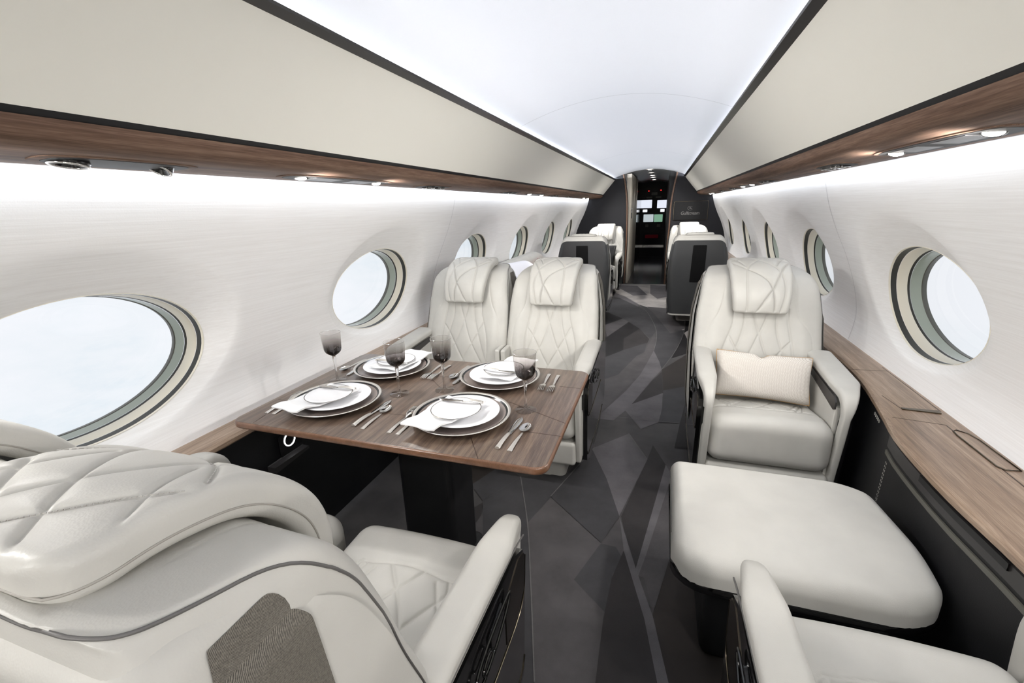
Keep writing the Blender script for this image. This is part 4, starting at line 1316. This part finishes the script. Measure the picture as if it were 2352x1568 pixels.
# ---------------------------------------------------------------- table setting
def charger(x, y, label):
    o = mesh('charger_plate', *lathe([(.0001, .006), (.10, .006), (.118, .0085), (.130, .0125), (.138, .0155)], 72), M['taupe'], None, True)
    tag(o, label, 'plate', 'charger plates on the dining table')
    mesh('foot_rim', *lathe([(.085, .0), (.095, .0), (.118, .004), (.1535, .0195), (.152, .021)], 72), M['charcoal'], o, True)
    mesh('dark_band', *lathe([(.138, .0155), (.1446, .0187)], 72), M['charcoal'], o, True)
    mesh('silver_rim', *lathe([(.1446, .0187), (.1515, .0218), (.1538, .0210), (.1532, .0192)], 72), M['silver'], o, True)
    o.location = (x, y, TZ); return o
def dinner(x, y, label):
    o = mesh('dinner_plate', *lathe([(.0001, .008), (.07, .008), (.082, .010), (.116, .0175), (.1175, .0165), (.114, .0145), (.075, .003), (.065, .0), (.0001, .0)], 72), M['porcelain'], None, True)
    tag(o, label, 'plate', 'white dinner plates'); o.location = (x, y, TZ + .0093); return o
def small_plate(x, y, label):
    o = mesh('bread_plate', *lathe([(.0001, .006), (.055, .006), (.0765, .010), (.078, .0095), (.075, .008), (.05, .0015), (.045, .0), (.0001, .0)], 64), M['porcelain'], None, True)
    tag(o, label, 'plate', 'small rimmed plates')
    mesh('rim_line', *lathe([(.0758, .0099), (.0768, .0107), (.0780, .0100)], 64), M['bronze'], o, True)
    o.location = (x, y, TZ + .0305); return o
def napkin(x, y, sgn, rz, label):
    """folded linen strip lying across the plate and hanging over its table-edge side"""
    nx, ny = 14, 40; V = []; F = []
    L0, L1 = -.145, .085
    def zc(yy_, xx):
        r = abs(yy_)
        if yy_ < 0:
            return .0125 + float(np.interp(r, [0, .07, .1135, .135, .15, .17], [0.008, .008, .0175, .0165, .014, .006]))
        return .0125 + float(np.interp(r, [0, .07, .11], [.008, .008, .016]))
    lay = []
    for s in (0, 1):
        for i in range(nx + 1):
            for j in range(ny + 1):
                u = -1 + 2 * i / nx; t = L0 + (L1 - L0) * j / ny
                hw = .058 + .012 * (t - L0) / (L1 - L0)
                X = u * hw + .02 * (t / .14) 
                Z = zc(t, X) + (.0035 if s else 0) + .0012 * math.sin(u * 5 + t * 30) + .0015 * abs(u) ** 4 * s
                V.append((X, t * (1 + .02 * math.sin(u * 3)), Z))
    N = (nx + 1) * (ny + 1)
    for s in range(2):
        for i in range(nx):
            for j in range(ny):
                a = s * N + i * (ny + 1) + j
                q = (a, a + ny + 1, a + ny + 2, a + 1)
                F.append(q if s else q[::-1])
    for i in range(nx):
        for j in (0, ny):
            a = i * (ny + 1) + j; F.append((a, a + ny + 1, N + a + ny + 1, N + a) if j == 0 else (a, N + a, N + a + ny + 1, a + ny + 1))
    for j in range(ny):
        for i in (0, nx):
            a = i * (ny + 1) + j; F.append((a, a + 1, N + a + 1, N + a) if i == nx else (a, N + a, N + a + 1, a + 1))
    o = mesh('napkin', V, F, M['napkin'], None, True, angle=50)
    o.location = (x, y, TZ + .006); o.rotation_euler = (0, 0, rz)
    tag(o, label, 'napkin', 'folded white napkins'); return o

def flat_piece(prof, n=36, zf=lambda t: 0, th=.0016, dome=.0012):
    """cutlery blade or stem: prof = [(t, half width)] along y"""
    P = smooth_path(prof, n); V = []; F = []
    for t, w in P:
        w = max(w, .0003)
        z = zf(t)
        for k in range(10):
            a = 2 * PI * k / 10
            V.append((w * math.cos(a), t, z + (th / 2 + dome * (1 if math.sin(a) > 0 else 0)) * math.sin(a)))
    for i in range(len(P) - 1):
        for k in range(10):
            l = (k + 1) % 10
            F.append((i * 10 + k, i * 10 + l, (i + 1) * 10 + l, (i + 1) * 10 + k))
    F.append(tuple(range(10))[::-1]); F.append(tuple((len(P) - 1) * 10 + k for k in range(10)))
    return V, F
CUT = {}
def cut_proto():
    def fin(g, name, mat): 
        o = g.obj(name, mat, None, True, 40); d = o.data; bpy.data.objects.remove(o); return d
    # handle with ridges, butt end at y=0 growing to y=.10
    def handle(w0, w1, L, thick=.004):
        g = G()
        V, F = flat_piece([(0, w0), (.004, w0 * 1.05), (.02, w0 * .92), (L * .6, (w0 + w1) / 2), (L, w1)], 30, lambda t: thick * .55 + .003 * math.sin(PI * min(1, t / L)), thick, thick * .25); g.add(V, F)
        for s in (-.45, 0, .45):
            g.add(*tube([(s * (w0 + (w1 - w0) * t) * 1.0, t * L, thick * 1.25 + .003 * math.sin(PI * t)) for t in np.linspace(.04, .92, 10)], .0006, 5))
        return g
    # knife
    g = handle(.0085, .0055, .095, .0070); CUT['knife_handle'] = fin(g, 'handle', M['silver'])
    g = G(); g.add(*flat_piece([(.095, .0075), (.10, .0080), (.103, .005), (.110, .0075), (.16, .0105), (.20, .0098), (.222, .001)], 36, lambda t: .0035, .0012, .0006)); CUT['knife_blade'] = fin(g, 'blade', M['chrome'])
    # spoon
    g = handle(.0080, .0032, .12, .0022); CUT['spoon_handle'] = fin(g, 'handle', M['silver'])
    V = []; F = []
    for i in range(13):
        for k in range(24):
            a = 2 * PI * k / 24; r = i / 12
            V.append((.0185 * r * math.cos(a) * (1 - .12 * math.sin(a)), .150 + .031 * r * math.sin(a), .008 - .0065 * (1 - r * r)))
    for i in range(12):
        for k in range(24): l = (k + 1) % 24; F.append((i * 24 + k, i * 24 + l, (i + 1) * 24 + l, (i + 1) * 24 + k))
    g = G(); g.add(V, F); g.add([(x, y, z - .001) for x, y, z in V], [f[::-1] for f in F]); CUT['spoon_bowl'] = fin(g, 'bowl', M['chrome'])
    # fork
    g = handle(.0078, .0030, .115, .0022); CUT['fork_handle'] = fin(g, 'handle', M['silver'])
    g = G()
    zf = lambda t: .004 + .006 * math.sin(max(0, (t - .115) / .085) * PI * .8)
    g.add(*flat_piece([(.112, .0032), (.125, .0050), (.140, .0115), (.158, .0125)], 20, zf, .0014, .0004))
    for q in (-1.5, -.5, .5, 1.5):
        g.add(*tube([(q * .0068, t, zf(t)) for t in np.linspace(.152, .200, 10)], [.0019] * 8 + [.0012, .0006], 6))
    CUT['fork_head'] = fin(g, 'tines', M['chrome'])
    # butter knife
    g = handle(.0070, .0042, .070, .0060); CUT['butter_handle'] = fin(g, 'handle', M['silver'])
    g = G(); g.add(*flat_piece([(.070, .0058), (.075, .0066), (.079, .0042), (.088, .0060), (.12, .0085), (.150, .0075), (.160, .001)], 30, lambda t: .003, .0012, .0006)); CUT['butter_blade'] = fin(g, 'blade', M['chrome'])
cut_proto()
def cutlery(kind, x, y, rz, label, z=TZ, sc=1, tilt=0, name=None, group=None):
    parts = {'knife': (('knife_handle', 'handle'), ('knife_blade', 'blade')), 'spoon': (('spoon_handle', 'handle'), ('spoon_bowl', 'bowl')),
             'fork': (('fork_handle', 'handle'), ('fork_head', 'tines')), 'butter': (('butter_handle', 'handle'), ('butter_blade', 'blade'))}[kind]
    nm = {'knife': 'dinner_knife', 'spoon': 'spoon', 'fork': 'fork', 'butter': 'butter_knife'}[kind]
    o = empty(name or nm, (x, y, z), rz, label, 'cutlery', group or 'silver %ss on the dining table' % ('knife' if kind == 'knife' else kind if kind != 'butter' else 'butter knife'))
    o.scale = (sc, sc, sc); o.rotation_euler = (tilt, 0, rz)
    for k, n in parts: link(bpy.data.objects.new(n, CUT[k]), o)
    return o

def goblet(x, y, label):
    o = empty('wine_glass', (x, y, TZ), 0, label, 'glass', 'smoky wine glasses')
    mesh('foot', *lathe([(.0001, .0055), (.006, .006), (.012, .0032), (.033, .0016), (.0345, .0009), (.033, .0), (.0001, .0)], 48), M['clear_thin'], o, True)
    mesh('stem', *lathe([(.006, .006), (.0042, .012), (.0036, .04), (.0042, .07), (.0062, .086), (.0068, .098), (.0056, .104), (.0001, .106)], 24), M['clear'], o, True)
    N = 64
    prof = [(.0055, .104), (.013, .108), (.0142, .1095), (.0205, .113), (.0218, .1145), (.0265, .119), (.0278, .121), (.0305, .126), (.0315, .129), (.0325, .136), (.0342, .158), (.0362, .184), (.0370, .196)]
    V, F = lathe(prof, N)
    V = [(v[0] * (1 + (.012 * math.cos(16 * math.atan2(v[1], v[0])) if v[2] > .112 and v[2] < .185 else 0)), v[1] * (1 + (.012 * math.cos(16 * math.atan2(v[1], v[0])) if v[2] > .112 and v[2] < .185 else 0)), v[2]) for v in V]
    mesh('bowl', V, F, M['smoke'], o, True)
    mesh('rim', *tube([(.0370 * math.cos(a), .0370 * math.sin(a), .196) for a in np.linspace(0, 2 * PI, 49)[:-1]], .0006, 6, True), M['clear'], o)
    return o

SET = {'nr': (-.308, 1.141, -1, 'near right place setting'), 'nl': (-.783, 1.137, -1, 'near left place setting'), 'fr': (-.303, 1.480, 1, 'far right place setting, nearest the aisle seat'), 'fl': (-.775, 1.475, 1, 'far left place setting, nearest the wall')}
for k, (x, y, s, nm) in SET.items():
    charger(x, y, 'silver rimmed charger plate with a dark band, %s' % nm)
    dy = -.012 if s < 0 else .012
    dinner(x + .002, y, 'white dinner plate resting on the charger, %s' % nm)
    rz = .0 if s < 0 else PI
    napkin(x - (.035 if s < 0 else -.02), y - (.012 if s < 0 else -.012), s, rz - .10, 'folded white linen napkin over the plate edge, %s' % nm)
    small_plate(x - .01 * (1 if s < 0 else -1), y + (-.018 if s < 0 else .018), 'small dark-rimmed white plate on the napkin, %s' % nm)
    bx = x + (.062 if s < 0 else -.060)
    cutlery('butter', bx, y + (.030 if s < 0 else -.022), (PI / 2 + .04) if s < 0 else (-PI / 2 - .06), 'small butter knife lying across the top plate, %s' % nm, TZ + .0415, .95)
for nm, x, y in GL: goblet(x, y, nm)
for kind, x, y, rz, lb in CUTL: cutlery(kind, x, y, rz, lb, sc=.88)

# ---------------------------------------------------------------- divan behind the left pair of seats
dv = empty('divan', (-.85, 4.05, 0), 0, 'white divan along the left wall behind the pair of table seats', 'sofa')
def dpos(P): return P
def rb(name, x0, x1, y0, y1, z0, z1, r, mat, parent=None, n=(6, 6, 6), fn=None, rel=(-.85, 4.05, 0)):
    c = np.array([(x0 + x1) / 2, (y0 + y1) / 2, (z0 + z1) / 2])
    V, F = rbox(x1 - x0, y1 - y0, z1 - z0, r, n, lambda P: (fn(P + c) if fn else P + c) - np.array(rel))
    return mesh(name, V, F, mat, parent, True)
rb('seat', -1.08, -.50, 3.15, 5.0, .26, .46, .05, M['leather'], dv)
rb('base', -1.06, -.54, 3.18, 4.98, .0, .26, .03, M['black_leather'], dv)
rb('backrest', -1.17, -1.00, 3.15, 5.0, .44, .90, .07, M['leather'], dv, (4, 16, 8), lambda P: np.stack([P[:, 0] + .02 * np.clip((P[:, 2] - .5) / .4, 0, 1), P[:, 1], P[:, 2] - .10 * np.clip((np.abs(P[:, 1] - 4.05) - .6) / .35, 0, 1) ** 2 * (P[:, 2] > .6)], 1))
pillow('bed_pillow', (-.90, 3.70, .72), (math.radians(35), .0, math.radians(70)), .62, .46, .22, M['whitefab'], None, 'big white pillow leaning on the divan, seen between the two table seats')
pillow('throw_pillow', (-.92, 4.62, .66), (math.radians(70), .1, math.radians(50)), .40, .38, .14, M['red'], None, 'dark red pillow at the far end of the divan')
pillow('throw_pillow', (-.60, 3.30, .70), (math.radians(70), .0, math.radians(20)), .34, .34, .12, M['red'], None, 'dark red pillow glimpsed in the gap between the two table seats')
# small walnut table beyond the single seat
st = empty('side_table', (.86, 4.62, 0), 0, 'small walnut-topped table beyond the single right seat', 'table')
mesh('table_top', *slab(rrect(-.21, .24, -.20, .20, .02), .60, .63, .006, .006), M['table_wood'], st, True, angle=30)
mesh('pedestal', *slab(rrect(.0, .20, -.08, .08, .02), .0, .60), M['black_leather'], st, True, angle=30)
CEIL_W = 520; WALL_W = 10.5; FILL_AFT = 33; SPOT_B = 23; SPOT_C = 36; FILL_NEAR = 15; EXPO = 0.0; LED_C = (.85, .91, 1.0); SKY_S = 1.13
# ---------------------------------------------------------------- camera
yaw, pit, roll = [math.radians(a) for a in (18.721, 16.729, 1.887)]
Fv = Vector((-math.sin(yaw) * math.cos(pit), math.cos(yaw) * math.cos(pit), -math.sin(pit)))
R0 = Vector((math.cos(yaw), math.sin(yaw), 0)); U0 = R0.cross(Fv)
Rv = R0 * math.cos(roll) - U0 * math.sin(roll); Uv = R0 * math.sin(roll) + U0 * math.cos(roll)
cam = bpy.data.cameras.new('camera'); cam.sensor_width = 36; cam.sensor_fit = 'HORIZONTAL'
cam.lens = 1012.54 / 2352 * 36; cam.clip_start = .01
co = link(bpy.data.objects.new('camera', cam))
co.matrix_world = Matrix(((Rv.x, Uv.x, -Fv.x, .252), (Rv.y, Uv.y, -Fv.y, 0), (Rv.z, Uv.z, -Fv.z, 1.353), (0, 0, 0, 1)))
SC.camera = co

# ---------------------------------------------------------------- lights the cabin has, plus added fill spots
def area(name, loc, size, sizey, power, color, direction, spread=180):
    l = bpy.data.lights.new(name, 'AREA'); l.shape = 'RECTANGLE'; l.size = size; l.size_y = sizey
    l.energy = power; l.color = color; l.spread = math.radians(spread)
    o = link(bpy.data.objects.new(name, l)); o.location = loc
    d = Vector(direction).normalized(); yy = Vector((0, 1, 0)); z = -d; x = yy.cross(z).normalized()
    o.matrix_world = Matrix(((x.x, yy.x, z.x, loc[0]), (x.y, yy.y, z.y, loc[1]), (x.z, yy.z, z.z, loc[2]), (0, 0, 0, 1)))
    return o
LEN = YB - YA - .04; YM = (YB + YA) / 2
for s in (-1, 1):
    area('cove_lamp', (s * .597, YM, 1.7795), .030, LEN, CEIL_W, LED_C, (-s * .75, 0, .66))
    area('wall_wash_lamp', (s * .9805, YM, 1.4745), .022, LEN, WALL_W, LED_C, (s * .22, 0, -1), 120)
def spot(loc, d, e, ang, soft=.03):
    l = bpy.data.lights.new('reading_or_fill_spot', 'SPOT'); l.energy = e; l.spot_size = math.radians(ang); l.spot_blend = 1; l.shadow_soft_size = soft; l.color = (1, .972, .935)  # serves the visible reading lamps and the added fill spots alike
    o = link(bpy.data.objects.new('reading_or_fill_spot', l)); o.location = loc
    o.rotation_euler = Vector(d).to_track_quat('-Z', 'Y').to_euler()
for s in (-1, 1):
    for y in (-1.44, -1.04): spot((s * .89, y, 1.452), (-s * .50, .80, -.22), FILL_AFT, 150, .05)  # added fill from behind the camera, no lamp unit stands here
    for y in (.02, .38): spot((s * .89, y, 1.452), (-s * .50, .55, -.60), FILL_NEAR, 130)  # added spots beside the camera to brighten the nearest seats
    for y in (1.255, 1.675): spot((s * .89, y, 1.452), (-s * .74, .35, -.34), SPOT_B, 150)
    for y in (3.985, 4.415, 6.935, 7.315): spot((s * .89, y, 1.452), (-s * .70, .25, -.50), SPOT_C, 130)
for y in (8.30, 9.215, 10.09, 10.76):
    l = bpy.data.lights.new('vestibule_spot', 'SPOT'); l.energy = 5; l.spot_size = math.radians(110); l.spot_blend = .6; l.shadow_soft_size = .03
    o = link(bpy.data.objects.new('vestibule_spot', l)); o.location = (0, y, 1.885)

# daylight: bright cloud outside the windows
w = bpy.data.worlds.new('sky'); SC.world = w; w.use_nodes = True
t = w.node_tree; bg = t.nodes['Background']
tc = node(t, 'ShaderNodeTexCoord'); mp = node(t, 'ShaderNodeMapping'); mp.inputs['Scale'].default_value = (1, 1, 2.2)
t.links.new(tc.outputs['Generated'], mp.inputs['Vector'])
n1 = noise(t, mp.outputs['Vector'], 3.2, 8, .58)
t.links.new(ramp(t, n1, [(.34, (.72, .79, .86, 1)), (.44, (.82, .85, .90, 1)), (.56, (.87, .88, .93, 1))]), bg.inputs['Color'])
bg.inputs['Strength'].default_value = SKY_S

SC.view_settings.view_transform = 'Standard'; SC.view_settings.look = 'None'
SC.view_settings.exposure = EXPO; SC.view_settings.gamma = 1; SC.view_settings.use_curve_mapping = False
cy = SC.cycles
cy.max_bounces = 10; cy.diffuse_bounces = 6; cy.glossy_bounces = 4; cy.transparent_max_bounces = 12; cy.transmission_bounces = 6
cy.sample_clamp_indirect = 6; cy.caustics_reflective = False; cy.caustics_refractive = False
